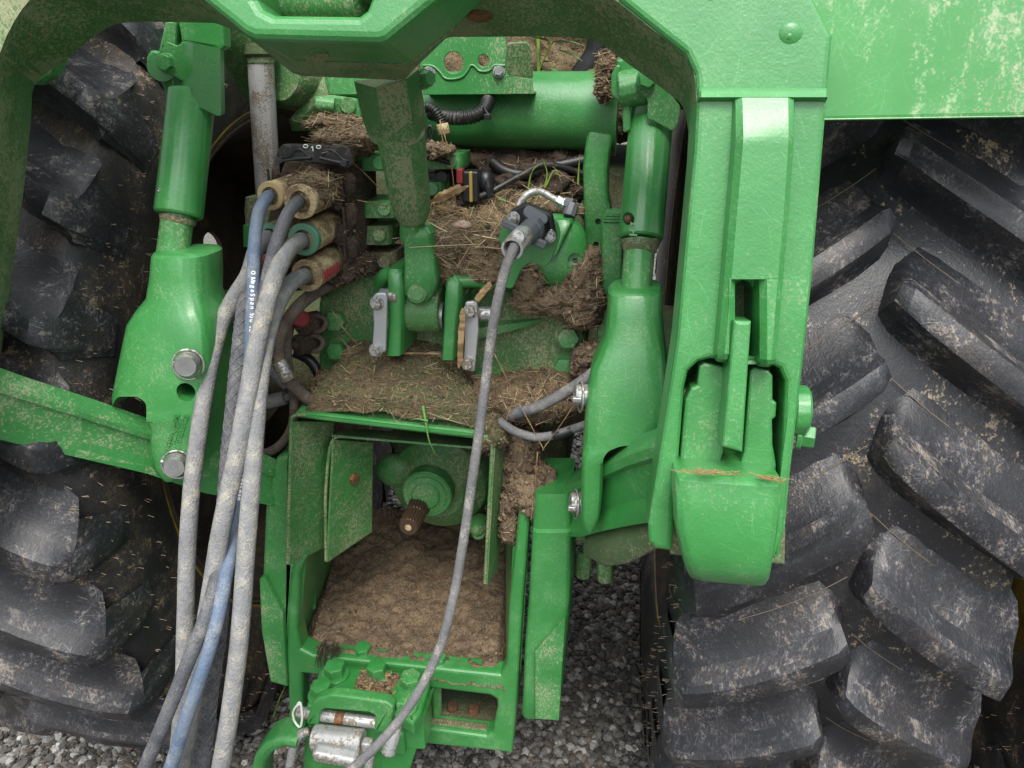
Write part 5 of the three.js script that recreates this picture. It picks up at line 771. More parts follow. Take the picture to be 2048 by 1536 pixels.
// ---------------------------------------------------------------- hydraulic couplers with their dust sleeves
const zF = 0.12, zB = 0.01;
{
  const S = thing('remote_coupler_stack', 'mud caked hydraulic remote coupler stack with black label plate', 'coupler stack', Z(640, 580, 0.0));
  const core = part(S, 'coupler_block', [rows([[325, 560, 712, 0.03, 0.12, 6], [380, 540, 716, 0.025, 0.12, 6], [470, 520, 720, 0.02, 0.12, 6], [545, 520, 716, 0.015, 0.11, 5], [562, 540, 700, 0.0, 0.08, 4]])], M.dark);
  const fl = part(S, 'label_plate', plate(zp([[552, 312], [556, 298], [566, 288], [688, 291], [700, 298], [704, 312], [704, 330], [694, 338], [672, 330], [578, 322], [560, 326]], 0.075), 0.014, { bevel: 0.002, round: 0.003 }), M.black);
  part(fl, 'raised_bead', [tube([[562, 316], [580, 312], [590, 302], [600, 299], [610, 306], [618, 314]].map(([x, y]) => Z(x, y, 0.075)), 0.002, { seg: 30, rs: 6 }), tube([[644, 314], [650, 304], [660, 300], [672, 306], [684, 318], [696, 322]].map(([x, y]) => Z(x, y, 0.075)), 0.002, { seg: 30, rs: 6 }), tube([[566, 322], [600, 317], [622, 316]].map(([x, y]) => Z(x, y, 0.077)), 0.003, { seg: 20, rs: 6 }), tube([[640, 316], [664, 322], [690, 328]].map(([x, y]) => Z(x, y, 0.077)), 0.003, { seg: 20, rs: 6 })], M.blackClean);
  for (const [x, y] of [[558, 320], [687, 326]]) part(fl, 'rivet', [along(Z(x, y, 0.075), Z(x, y, 0.084), [[0, 0.0055], [0.8, 0.0052], [0.82, 0.002], [1, 0.002]], 14)], M.blackClean);
  const ringAt = (x, y, r, rx = 1.5) => { const p = []; for (let i = 0; i <= 20; i++) { const a = i / 20 * 6.2832; p.push(Z(x + Math.cos(a) * r * rx, y + Math.sin(a) * r, 0.0755)); } return tube(p, 0.0009, { seg: 24, rs: 5, cap: false }); };
  part(fl, 'printed_symbol', [ringAt(611, 292.5, 3), ringAt(637, 294, 3), letters('1', Z(622, 302, 0.0755), EX, EY, 0.008, 0.0006)], M.print);
  for (const [x, y, w, h] of [[692, 372, 15, 26], [696, 436, 15, 26], [698, 500, 14, 26], [546, 360, 9, 22]]) part(S, 'dust_flap', [rows([[y - h, x - w * 0.5, x + w * 0.7, 0.055, 0.012, 3], [y - h * 0.5, x - w * 0.6, x + w * 1.1, 0.06, 0.014, 3], [y + h * 0.5, x - w * 0.6, x + w, 0.058, 0.014, 3], [y + h, x - w * 0.4, x + w * 0.3, 0.05, 0.012, 3]], 20), rbox(Z(x - 8, y, 0.066), 0.003, 0.035, 0.006, 0.001)], M.dark);
  part(S, 'side_block', rows([[396, 484, 560, 0.0, 0.10, 6], [420, 482, 560, 0.0, 0.10, 6], [450, 484, 560, 0.005, 0.10, 6]]), M.caked);
  part(S, 'side_block', rows([[452, 481, 530, 0.02, 0.10, 7], [494, 482, 530, 0.02, 0.10, 7]]), M.paint);
  const sleeves = [[540, 392, 27, M.capYellow, 1], [600, 404, 33, M.cream, 1], [606, 480, 31, M.capGreen, 1], [613, 552, 31, M.cream, 1], [540, 474, 26, M.capGreen, 1], [527, 538, 24, M.capRed, 1]];
  for (const [x, y, rp, mr] of sleeves) {
    const f = Z(x, y, zF), b = V(f.x + 0.008, f.y + 0.006, zB), r = rp * mpp(f);
    const s = part(S, 'coupler_sleeve', along(b, f, [[0, r * 0.95], [0.1, r], [0.2, r * 0.97], [0.3, r], [0.4, r * 0.97], [0.5, r], [0.86, r], [0.90, r * 0.97]], 30), M.cream);
    part(s, 'sleeve_rim', loft([[0.88, r * 1.0], [0.93, r * 1.05], [0.985, r * 1.05], [1.0, r * 1.0], [1.0, r * 0.66], [0.80, r * 0.6], [0.78, r * 0.2]].map(([t, q]) => ring(b.clone().lerp(f, t), EX, EY, q, q, 2, 30)), { crease: 35 }), mr);
    if (mr === M.cream && y > 500) for (let k = 0; k < 7; k++) part(s, 'red_stripe', tube([0.5, 0.75, 1].map(t => { const a = rad(-50 + t * 62), c = b.clone().lerp(f, 0.93 - k * 0.085); return V(c.x + Math.cos(a) * r * 1.03, c.y + Math.sin(a) * r * 1.03, c.z); }), 0.0028, { seg: 10, rs: 6 }), M.capRed);
  }
  part(S, 'drain_tab', plate(zp([[580, 572], [632, 570], [634, 576], [584, 578]], 0.06), 0.02), M.rust);
}
// ---------------------------------------------------------------- hoses: points [px, py, z]
const trail = pts => { const e = pts[pts.length - 1]; return [...pts, V(e.x - 0.05, e.y * 0.45, e.z + 0.10), V(e.x - 0.12, 0.04, e.z + 0.32), V(e.x - 0.2, 0.025, e.z + 0.8)]; };
const hp = l => l.map(([x, y, z]) => Z(x, y, z));
const hose = (label, l, r, m, extra = {}) => { const h = thing('hydraulic_hose', label, 'hose', (p => V(p.x, 0, p.z))(Z(...l[l.length - 1]))); const b = part(h, 'hose_jacket', tube(trail(hp(l)), r, { seg: 210, rs: 18, wob: 0.002 }), m); part(h, 'ferrule', along(Z(l[0][0], l[0][1], l[0][2] - 0.05), Z(l[0][0], l[0][1], l[0][2] + 0.008), [[0, r * 1.12], [0.9, r * 1.12], [1, r * 1.04]], 20), M.dark); return [h, b]; };
hose('thick grey hose plugged into the red striped sleeve', [[613, 552, 0.10], [603, 553, 0.135], [580, 568, 0.18], [556, 606, 0.225], [534, 672, 0.275], [520, 760, 0.32], [512, 850, 0.355], [504, 950, 0.39], [496, 1040, 0.42], [489, 1140, 0.45], [482, 1240, 0.48], [472, 1340, 0.505], [458, 1440, 0.53], [440, 1540, 0.55], [418, 1640, 0.57]], 0.0130, M.hose);
hose('thick grey hose plugged into the green rimmed sleeve nearest the black label plate', [[606, 480, 0.10], [596, 484, 0.14], [576, 500, 0.185], [552, 548, 0.235], [530, 620, 0.28], [512, 700, 0.31], [496, 790, 0.345], [478, 890, 0.38], [456, 990, 0.41], [438, 1080, 0.435], [424, 1170, 0.455], [408, 1270, 0.475], [392, 1370, 0.495], [376, 1460, 0.51], [360, 1540, 0.52], [340, 1640, 0.53]], 0.0134, M.hose);
hose('thin grey hose plugged into the mud stuffed cream sleeve', [[600, 404, 0.10], [594, 406, 0.135], [578, 424, 0.165], [558, 470, 0.19], [543, 520, 0.215], [528, 590, 0.235], [512, 680, 0.26], [496, 780, 0.29], [480, 880, 0.32], [464, 980, 0.36], [450, 1060, 0.405], [436, 1140, 0.45], [416, 1220, 0.49], [394, 1280, 0.515], [366, 1350, 0.535], [330, 1440, 0.55], [288, 1540, 0.56], [250, 1640, 0.57]], 0.0100, M.hoseDark);
const [blueHose, blueJacket] = hose('thin blue hose with printed lettering plugged into the yellow rimmed sleeve', [[540, 392, 0.10], [534, 396, 0.135], [520, 420, 0.165], [511, 470, 0.195], [507, 530, 0.22], [505, 600, 0.24], [501, 700, 0.265], [496, 800, 0.29], [488, 900, 0.32], [478, 1000, 0.36], [467, 1080, 0.41], [452, 1150, 0.455], [436, 1230, 0.49], [418, 1300, 0.515], [392, 1380, 0.535], [366, 1460, 0.55], [340, 1540, 0.56], [306, 1640, 0.57]], 0.0100, M.hoseBlue);
hose('cream crusted grey hose bowing out beside the lift link', [[540, 474, 0.10], [532, 478, 0.13], [512, 500, 0.16], [496, 550, 0.18], [470, 592, 0.195], [446, 640, 0.215], [426, 710, 0.245], [410, 790, 0.28], [396, 880, 0.32], [384, 970, 0.355], [377, 1060, 0.385], [373, 1150, 0.41], [371, 1240, 0.435], [368, 1340, 0.46], [362, 1440, 0.48], [352, 1540, 0.49], [336, 1640, 0.50]], 0.0128, M.hose);
const [brHose] = hose('dark braided hose running between the thick grey hoses', [[527, 538, 0.10], [520, 542, 0.13], [506, 556, 0.16], [494, 596, 0.19], [485, 660, 0.215], [476, 740, 0.25], [468, 820, 0.28], [460, 900, 0.305], [452, 1000, 0.335], [447, 1100, 0.37], [442, 1200, 0.41], [434, 1280, 0.44], [422, 1360, 0.46], [412, 1450, 0.475], [400, 1540, 0.485], [386, 1640, 0.495]], 0.0130, M.hoseDark);
{ // woven braid: helical ridges
  const c = new THREE.CatmullRomCurve3(hp([[527, 538, 0.10], [520, 542, 0.13], [506, 556, 0.16], [494, 596, 0.19], [485, 660, 0.215], [476, 740, 0.25], [468, 820, 0.28], [460, 900, 0.305], [452, 1000, 0.335], [447, 1100, 0.37], [442, 1200, 0.41], [434, 1280, 0.44], [422, 1360, 0.46], [412, 1450, 0.475], [400, 1540, 0.485]]), false, 'centripetal'), N = 900, fr = c.computeFrenetFrames(N), gs = [];
  for (const s of [-1, 1]) for (let k = 0; k < 5; k++) { const pts = []; for (let i = 60; i <= N; i += 5) { const a = s * i * 0.062 + k * 1.2566; pts.push(c.getPointAt(i / N).addScaledVector(fr.normals[i], Math.cos(a) * 0.0129).addScaledVector(fr.binormals[i], Math.sin(a) * 0.0129)); } gs.push(tube(pts, 0.0013, { seg: 360, rs: 4, cap: false })); }
  const m = part(brHose, 'braid', gs, M.hoseDark); m.userData.kind = 'stuff';
}
{ // print on the blue hose, one flat letter string following it on the side that faces back
  const c = new THREE.CatmullRomCurve3(hp([[507, 530, 0.22], [505, 600, 0.24], [501, 700, 0.265], [496, 800, 0.29], [488, 900, 0.32], [478, 1000, 0.36], [467, 1080, 0.41], [452, 1150, 0.455], [436, 1230, 0.49], [418, 1300, 0.515]]), false, 'centripetal'), L = c.getLength(), gs = [];
  const txt = 'O MegaSpan 100 WIRE AW   Flame Resistant MSHA 2G-11C   O MegaSpan'; let s = 0.01;
  for (const ch of txt) { const t = s / L; if (t > 0.98) break; if (ch !== ' ') { const p = c.getPointAt(t), d = c.getTangentAt(t), e = EYE.clone().sub(p); e.addScaledVector(d, -e.dot(d)).normalize(); const y = e.clone().cross(d).normalize(); gs.push(letters(ch, p.addScaledVector(e, 0.0101).addScaledVector(y, -0.003), d, y, 0.0062, 0.0004)); } s += ch === 'i' || ch === 'l' || ch === '1' ? 0.0042 : ch === ' ' ? 0.0035 : 0.0062; }
  part(blueJacket, 'printed_lettering', gs, M.print);
}
{ // electrical cable and plug
  const C = thing('trailer_cable', 'thin grey electrical cable with plug hanging from the black socket', 'cable', Z(700, 1540, 0.44));
  const pl = part(C, 'plug', [along(Z(1068, 458, 0.10), Z(1045, 475, 0.14), [[0, 0.020], [0.3, 0.0195], [0.32, 0.0185], [1, 0.0178]], 24), rbox(Z(1022, 452, 0.118), 0.03, 0.012, 0.012, 0.003, new THREE.Euler(0, 0, -0.4)), rbox(Z(1076, 484, 0.118), 0.028, 0.013, 0.012, 0.003, new THREE.Euler(0, 0, -0.4))], M.greyPlastic);
  part(pl, 'plug_barrel', loft([[0, 0.0165], [0.3, 0.0172], [0.34, 0.0162], [0.38, 0.017], [1, 0.0165], [1, 0.013], [0.6, 0.0115], [0.58, 0.004]].map(([t, r]) => { const a = Z(1046, 472, 0.14), b = Z(1024, 498, 0.20), d = b.clone().sub(a).normalize(), u = EY.clone().cross(d).normalize(), v = d.clone().cross(u); return ring(a.clone().lerp(b, t), u, v, r, r, 2, 28); }), { crease: 30 }), M.galv);
  part(pl, 'cord_screw', along(Z(1036, 474, 0.184), Z(1036, 474, 0.193), [[0, 0.0105], [0.8, 0.0105], [1, 0.009]], 18), M.zinc);
  part(C, 'cord', tube(trail(hp([[1034, 484, 0.175], [1028, 496, 0.20], [1021, 512, 0.21], [1009, 545, 0.215], [998, 590, 0.22], [986, 650, 0.225], [977, 710, 0.23], [969, 780, 0.24], [960, 850, 0.25], [949, 930, 0.265], [936, 1020, 0.285], [924, 1100, 0.30], [908, 1190, 0.32], [888, 1270, 0.34], [862, 1335, 0.355], [830, 1395, 0.375], [790, 1450, 0.395], [745, 1500, 0.415], [696, 1545, 0.43], [620, 1600, 0.45]])), 0.0077, { seg: 200, rs: 14, wob: 0.002 }), M.cable);
}
// ---------------------------------------------------------------- brake and return lines around the guard
const line = (label, l, r, m, name = 'brake_line') => solo(name, label, 'hose', tube(hp(l), r, { seg: 70, rs: 12, wob: 0.003 }), m);
line('muddy brake hose curling down to the left of the mossy guard', [[700, 555, 0.0], [640, 580, 0.04], [600, 610, 0.08], [570, 650, 0.10], [557, 690, 0.11], [558, 725, 0.115], [572, 755, 0.115], [600, 785, 0.11], [628, 805, 0.10]], 0.0112, M.hoseMud, 'brake_hose');
solo('hose_clip', 'bright metal sleeve on the muddy brake hose', 'clip', along(Z(557, 722, 0.117), Z(577, 760, 0.118), [[0, 0.0128], [0.1, 0.0135], [0.9, 0.0135], [1, 0.0128]], 20), M.zinc);
line('thin black hose dropping in a loop behind the grey hoses', [[590, 620, 0.02], [575, 680, 0.05], [578, 740, 0.07], [588, 800, 0.08], [584, 850, 0.085], [565, 885, 0.085], [535, 905, 0.08], [500, 905, 0.06], [470, 890, 0.04]], 0.0085, M.hoseMud, 'drain_hose');
line('short black hose end behind the casting bolts', [[590, 705, 0.0], [620, 720, 0.0], [640, 750, 0.0], [650, 790, -0.01]], 0.010, M.black, 'return_hose');
line('pale dusty hose running behind the grey hoses to the brake hose', [[480, 690, 0.05], [530, 725, 0.06], [555, 755, 0.07], [575, 775, 0.075]], 0.009, M.cable, 'return_hose');
solo('hose_fitting', 'grey cylindrical hose fitting left of the guard', 'fitting', [along(Z(528, 806, 0.05), Z(572, 795, 0.05), [[0, 0.012], [0.2, 0.0135], [0.9, 0.0135], [1, 0.012]], 18), along(Z(572, 795, 0.05), Z(590, 792, 0.05), [[0, 0.007], [1, 0.007]], 12)], M.hose);
line('scuffed hose sweeping from the straw under the guard to the right casting', [[1000, 838, 0.06], [1035, 826, 0.10], [1080, 812, 0.12], [1130, 785, 0.13], [1175, 755, 0.13], [1200, 735, 0.12]], 0.0098, M.cable, 'brake_hose');
line('blue wrapped stretch of hose emerging from the straw', [[1004, 838, 0.061], [1020, 831, 0.083], [1052, 820, 0.111]], 0.0102, M.hoseBlue, 'hose_wrap');
line('thin black and cream hose sagging right of the guard', [[1000, 842, 0.10], [1030, 862, 0.12], [1070, 874, 0.13], [1110, 870, 0.135], [1150, 857, 0.13], [1200, 840, 0.11]], 0.0076, M.cable, 'brake_hose');
line('black tape wrapped on the thin sagging hose', [[1106, 871, 0.1352], [1126, 867, 0.1345], [1144, 860, 0.132]], 0.0082, M.black, 'tape_wrap');
{ // plugged hydraulic ends left of the casting
  for (const [x, y, c, lb] of [[630, 650, M.dark, 'round muddy plugged fitting with a rubber loop'], [624, 690, M.dark, 'pointed muddy plugged fitting with a rubber loop']]) {
    const t = thing('capped_fitting', lb, 'fitting', Z(x, y + 20, 0.0));
    part(t, 'cap', [along(Z(x - 40, y + 2, 0.05), Z(x + 4, y - 6, 0.0), [[0, 0.004], [0.1, 0.009], [0.25, 0.010], [0.3, 0.02], [1, 0.022]], 20)], c);
    part(t, 'strap_loop', tube([Z(x - 12, y - 14, 0.02), Z(x + 6, y - 18, 0.025), Z(x + 22, y - 8, 0.03), Z(x + 16, y + 8, 0.03), Z(x - 8, y + 14, 0.02)], 0.0045, { seg: 24, rs: 8 }), M.hoseMud);
  }
  solo('round_cap', 'dull red round cap above the plugged fittings', 'cap', along(Z(606, 640, 0.03), Z(598, 636, 0.05), [[0, 0.016], [0.8, 0.016], [1, 0.013]], 20), M.capRed);
}
// ---------------------------------------------------------------- caked mud, straw, litter, weeds
function heap(name, label, geos, mat, n, len, wid, o = {}) {
  const b = new THREE.Box3(); geos.forEach(g => { g.computeBoundingBox(); b.union(g.boundingBox); });
  const h = thing(name, label, 'mud', V((b.min.x + b.max.x) / 2, b.min.y, (b.min.z + b.max.z) / 2), { kind: 'stuff' });
  const m = part(h, 'caked_soil', geos, mat); crumbs(h, m, o.crumbs ?? Math.round(120 + n * 0.35), o.crumb ?? 0.005, [0x6a5746, 0x7c6854, 0x584838, 0x8a765e, 0x4c3f33]); if (n) straw(h, [m], n, len, wid, o); return h;
}
const bumps = (f, a, s) => (u, v, p) => a * (fbm3(p.x * f, p.y * f, p.z * f, 5, s) - 0.35);
// floor of the drawbar hanger
heap('trodden_mud', 'brown trodden mud and chaff filling the drawbar hanger floor', [sheet(Y(600, 1306, 0.492), Y(1012, 1356, 0.492), Y(1030, 1030, 0.492), Y(676, 1030, 0.492), 130, 130, (u, v, p) => { const e = Math.min(u, 1 - u, v * 1.2 + 0.004); return 0.024 * (fbm3(p.x * 34, 1, p.z * 34, 6, 4) - 0.42) + 0.02 * (v > 0.6 ? (v - 0.6) * 2.4 : 0) + (fbm3(p.x * 70, 3, p.z * 70, 3, 8) - 0.5) * 0.014 - 0.035 * sst(0.05, 0, e); })], M.mud, 2600, 0.016, 0.0008, { crumbs: 2400, crumb: 0.0032, stick: 0.12, colors: [0x6e5a44, 0x7a6248, 0x8c7252, 0x584636, 0xa08660] });
// moss and soil on top of the guard
heap('mossy_crust', 'mossy soil crust with straw on top of the shaft guard', [sheet(Z(604, 826, 0.118), Z(996, 868, 0.118), Z(915, 716, -0.06), Z(700, 700, -0.06), 110, 80, (u, v, p) => { const e = Math.min(u, 1 - u); return 0.026 + 0.03 * (fbm3(p.x * 24, p.y * 24, p.z * 24, 6, 5) - 0.38) + 0.02 * Math.sin(Math.PI * u) - 0.03 * sst(0.06, 0, Math.min(e, v * 0.8)); }), clod(Z(985, 862, 0.09), 0.03, 0.035, 0.045, 0.3)], M.mossy, 1600, 0.018, 0.0006, { crumbs: 700, crumb: 0.003, stick: 0.2 });
heap('straw_clump', 'soil and straw wedged behind the guard under the silver straps', [sheet(Z(640, 790, 0.0), Z(985, 800, 0.0), Z(930, 706, -0.01), Z(700, 690, -0.01), 60, 40, (u, v, p) => 0.03 * (fbm3(p.x * 30, p.y * 30, p.z * 30, 5, 6) - 0.3)), clod(Z(690, 780, 0.03), 0.06, 0.03, 0.05, 0.35)], M.thatch, 700, 0.05, 0.0009, { stick: 0.45 });
heap('straw_clump', 'straw and mud ledge below the right bolts of the rear casting', [clod(Z(1010, 785, 0.03), 0.07, 0.03, 0.06, 0.3), clod(Z(1085, 775, 0.01), 0.08, 0.028, 0.05, 0.3), clod(Z(1050, 810, 0.05), 0.09, 0.025, 0.04, 0.3)], M.thatch, 900, 0.045, 0.0009, { stick: 0.3 });
heap('mud_lump', 'crumbly mud lump right of the lower casting bolt', [clod(Z(1178, 722, 0.02), 0.035, 0.03, 0.035, 0.4, 1.3)], M.mud, 60, 0.03, 0.0008, { crumbs: 300, crumb: 0.006 });
heap('mud_bank', 'thick mud bank packed between guard and right sway block', [clod(Z(1040, 930, 0.03), 0.04, 0.085, 0.05, 0.25), clod(Z(1062, 975, 0.05), 0.055, 0.05, 0.06, 0.28), clod(Z(1020, 1020, 0.06), 0.02, 0.06, 0.04, 0.3), clod(Z(1105, 980, 0.03), 0.055, 0.02, 0.05, 0.3), clod(Z(1030, 880, 0.0), 0.05, 0.05, 0.06, 0.3)], M.mud, 260, 0.025, 0.0008, { crumbs: 1100, crumb: 0.007 });
// straw bed behind the top link
heap('straw_bed', 'thick bed of straw and soil lying between top link and trailer socket', [clod(Z(930, 480, -0.03), 0.10, 0.05, 0.08, 0.25), clod(Z(900, 445, -0.08), 0.09, 0.04, 0.08, 0.25), clod(Z(960, 440, -0.09), 0.12, 0.035, 0.08, 0.25), clod(Z(900, 530, 0.0), 0.05, 0.035, 0.05, 0.3), clod(Z(970, 530, 0.0), 0.09, 0.035, 0.05, 0.3), clod(Z(1060, 408, -0.13), 0.08, 0.03, 0.05, 0.25), clod(Z(1100, 418, -0.10), 0.05, 0.02, 0.04, 0.25)], M.thatch, 2600, 0.06, 0.001, { stick: 0.35 });
{ const h = scene.children[scene.children.length - 1]; straw(h, [h.children[0]], 420, 0.085, 0.0013, { stick: 0.45, colors: [0xb8a684, 0xc8b894, 0x9c8868, 0x8c7656] }); }
heap('mud_slope', 'dry mud and straw slope under the domed cover', [clod(Z(1060, 565, 0.0), 0.035, 0.035, 0.04, 0.3), clod(Z(1105, 595, -0.01), 0.07, 0.03, 0.05, 0.25), clod(Z(1160, 590, -0.02), 0.045, 0.05, 0.05, 0.3), clod(Z(1178, 545, -0.03), 0.022, 0.045, 0.03, 0.35), clod(Z(1165, 625, -0.01), 0.035, 0.03, 0.04, 0.35)], M.mud, 650, 0.04, 0.0011, { stick: 0.35 });
// dark litter behind, under the tube
heap('dark_litter', 'dark damp litter packed under the rockshaft tube', [clod(Z(1000, 330, -0.26), 0.17, 0.06, 0.1, 0.3), clod(Z(1090, 370, -0.2), 0.1, 0.05, 0.09, 0.3), clod(Z(940, 400, -0.18), 0.1, 0.03, 0.08, 0.3), clod(Z(1120, 350, -0.24), 0.08, 0.06, 0.08, 0.3)], M.dark, 900, 0.05, 0.0009, { stick: 0.5 });
heap('straw_clump', 'straw stuck on the valve end above the black label plate', [clod(Z(670, 244, -0.01), 0.045, 0.012, 0.04, 0.3), clod(Z(690, 280, 0.02), 0.055, 0.02, 0.04, 0.3), clod(Z(720, 288, 0.0), 0.03, 0.02, 0.04, 0.3)], M.thatch, 520, 0.05, 0.0009, { stick: 0.4 });
heap('straw_plug', 'mud and straw plug between the two upper cream sleeves', [clod(Z(624, 364, 0.070), 0.040, 0.019, 0.045, 0.25), clod(Z(640, 380, 0.06), 0.04, 0.02, 0.05, 0.3)], M.thatch, 420, 0.05, 0.0009, { stick: 0.2 });
heap('mud_lump', 'wet mud caked over the coupler flaps', [clod(Z(684, 400, 0.03), 0.016, 0.02, 0.03, 0.4, 2), clod(Z(690, 470, 0.03), 0.018, 0.026, 0.03, 0.4, 2), clod(Z(700, 540, 0.02), 0.022, 0.022, 0.03, 0.4, 2), clod(Z(676, 556, 0.02), 0.03, 0.012, 0.03, 0.4, 2), clod(Z(730, 530, 0.0), 0.02, 0.02, 0.03, 0.4, 2)], M.dark, 120, 0.03, 0.001);
heap('mud_lump', 'mud cap on top of the valve right of the top link', [clod(Z(868, 300, -0.03), 0.035, 0.012, 0.03, 0.3)], M.thatch, 60, 0.03, 0.001);
heap('straw_trough', 'pale chopped straw packed between the drawbar rails', [sheet(Y(706, 1400, 0.497), Y(782, 1406, 0.497), Y(800, 1352, 0.497), Y(722, 1340, 0.497), 40, 40, (u, v, p) => 0.018 * (fbm3(p.x * 60, 1, p.z * 60, 4, 6) - 0.4))], M.thatch, 320, 0.02, 0.0009, { stick: 0.15, colors: [0xa88a5c, 0x8a6d48, 0xb49a6c, 0x94784e] });
function wisps(name, label, at, patches, n, len, wid, o = {}) { // loose straw lying on a surface, nothing under it but that surface
  const h = thing(name, label, 'straw', at, { kind: 'stuff' }); straw(h, patches.map(p => new THREE.Mesh(boxUV(clean(sheet(...p, 2, 2, () => 0))).translate(-at.x, -at.y, -at.z))), n, len, wid, o); return h;
}
wisps('straw_wisp', 'thin wisp of straw lying along the top edge of the coupler saddle', Z(1450, 955, 0.52), [[Z(1356, 946, 0.555), Z(1480, 952, 0.555), Z(1480, 944, 0.53), Z(1370, 936, 0.53)], [Z(1520, 958, 0.555), Z(1566, 966, 0.555), Z(1566, 956, 0.53), Z(1520, 952, 0.53)]], 110, 0.022, 0.0007, { stick: 0.12, colors: [0x9a7c52, 0xa88c62, 0x86683e] });
wisps('straw_litter', 'dry straw strands strewn over the mossy guard top', Z(800, 780, 0.05), [[Z(640, 810, 0.13), Z(980, 850, 0.13), Z(900, 712, 0.0), Z(720, 700, 0.0)]], 60, 0.07, 0.001, { stick: 0.15, colors: [0xb8a684, 0xa08a62, 0x8c7656] });
heap('soil_bank', 'brown soil bank seen behind the rockshaft tube', [clod(Z(1120, 150, -0.62), 0.25, 0.14, 0.18, 0.2), clod(Z(1240, 190, -0.5), 0.12, 0.1, 0.1, 0.2), clod(Z(920, 170, -0.5), 0.15, 0.12, 0.1, 0.2)], M.thatch, 700, 0.03, 0.0015, { stick: 0.2 });
heap('straw_clump', 'dry straw caught on the right end of the rockshaft tube', [clod(Z(1212, 160, -0.09), 0.016, 0.04, 0.02, 0.4)], M.thatch, 160, 0.04, 0.0011, { stick: 0.5 });
// black drum edge behind the tube
solo('black_pipe', 'curved black plastic pipe lying behind the rockshaft tube', 'pipe', tube([Z(1205, 60, -0.45), Z(1196, 110, -0.45), Z(1168, 150, -0.45), Z(1130, 190, -0.45)], 0.03, { seg: 30, rs: 16 }), M.blackClean);
// single sticks and straws that can be told apart
const stick = (label, a, b, r, m = M.wood, bend = 0) => { // split, jagged, flat-sided
  const A = Z(...a), B = Z(...b), d = B.clone().sub(A), L = d.length(); d.normalize(); const u = d.clone().cross(EZ).normalize(), v = d.clone().cross(u), rg = []; const keep = seed; seed = Math.round(a[0] * 7 + a[1]);
  for (let i = 0; i <= 14; i++) { const t = i / 14, c = A.clone().addScaledVector(d, L * t).addScaledVector(u, r * rr(-0.12, 0.12)); const k = (i === 0 || i === 14 ? 0.35 : 1) * (0.75 + 0.3 * Math.sin(t * 3)); rg.push([[-1, -0.35], [-0.3, -0.6], [0.8, -0.4], [1, 0.1], [0.3, 0.55], [-0.7, 0.4]].map(([p, q]) => c.clone().addScaledVector(u, p * r * k * rr(0.8, 1.15)).addScaledVector(v, q * r * k * rr(0.8, 1.15)).addScaledVector(d, (i === 0 || i === 14) ? rr(-1, 1) * r : 0))); }
  seed = keep; return solo('wood_splinter', label, 'stick', loft(rg, { crease: 20 }), m); };
stick('split yellow stick with frayed end beside the wiring connector', [866, 402, 0.02], [928, 374, 0.0], 0.0085);
stick('short brown stick leaning on the right silver strap', [950, 604, 0.085], [982, 566, 0.06], 0.006);
stick('upright split straw stalk along the right silver strap', [926, 616, 0.098], [918, 735, 0.098], 0.0055);
stick('flat straw lying across the mossy crust', [742, 706, 0.03], [880, 707, 0.03], 0.002);
stick('pale stalk lying on the straw bed by the top link', [868, 412, -0.01], [940, 432, -0.02], 0.003);
const thin = [[[985, 700, 0.1], [1088, 900, 0.14]], [[1160, 790, 0.15], [1085, 900, 0.14]], [[1075, 905, 0.13], [1062, 1040, 0.13]], [[664, 620, 0.05], [716, 690, 0.05]], [[886, 256, -0.03], [912, 420, -0.02]], [[880, 240, -0.03], [888, 300, -0.02]], [[700, 320, 0.03], [770, 390, 0.0]], [[715, 400, 0.03], [776, 412, 0.0]], [[905, 500, 0.02], [985, 460, 0.0]], [[1000, 470, 0.0], [880, 560, 0.03]], [[750, 730, 0.06], [752, 800, 0.1]], [[690, 740, 0.05], [790, 820, 0.11]]];
const where = ['long dry straw bridging from the cable to the sagging hose', 'dry straw slanting from the right casting pin to the sagging hose', 'dry straw hanging down over the right sway block', 'dry straw leaning across the left casting bolts', 'long straw standing upright beside the cable tag', 'short straw hanging on the small corrugated conduit', 'thin twig from the label plate to the top link barrel', 'thin twig from the coupler flap to the top link barrel', 'pale straw pointing at the trailer socket bracket', 'pale straw crossing the straw bed towards the right ear', 'short straw standing on the moss below the left silver strap', 'bent straw lying over the left half of the moss'];
thin.forEach(([a, b], k) => { const A = Z(...a), B = Z(...b); solo('loose_straw', where[k], 'straw', tube([A, A.clone().lerp(B, 0.5).add(V(rr(-0.006, 0.006), rr(-0.004, 0.006), 0.004)), B], 0.001, { seg: 10, rs: 5 }), M.wood, { group: 'loose straws' }); });
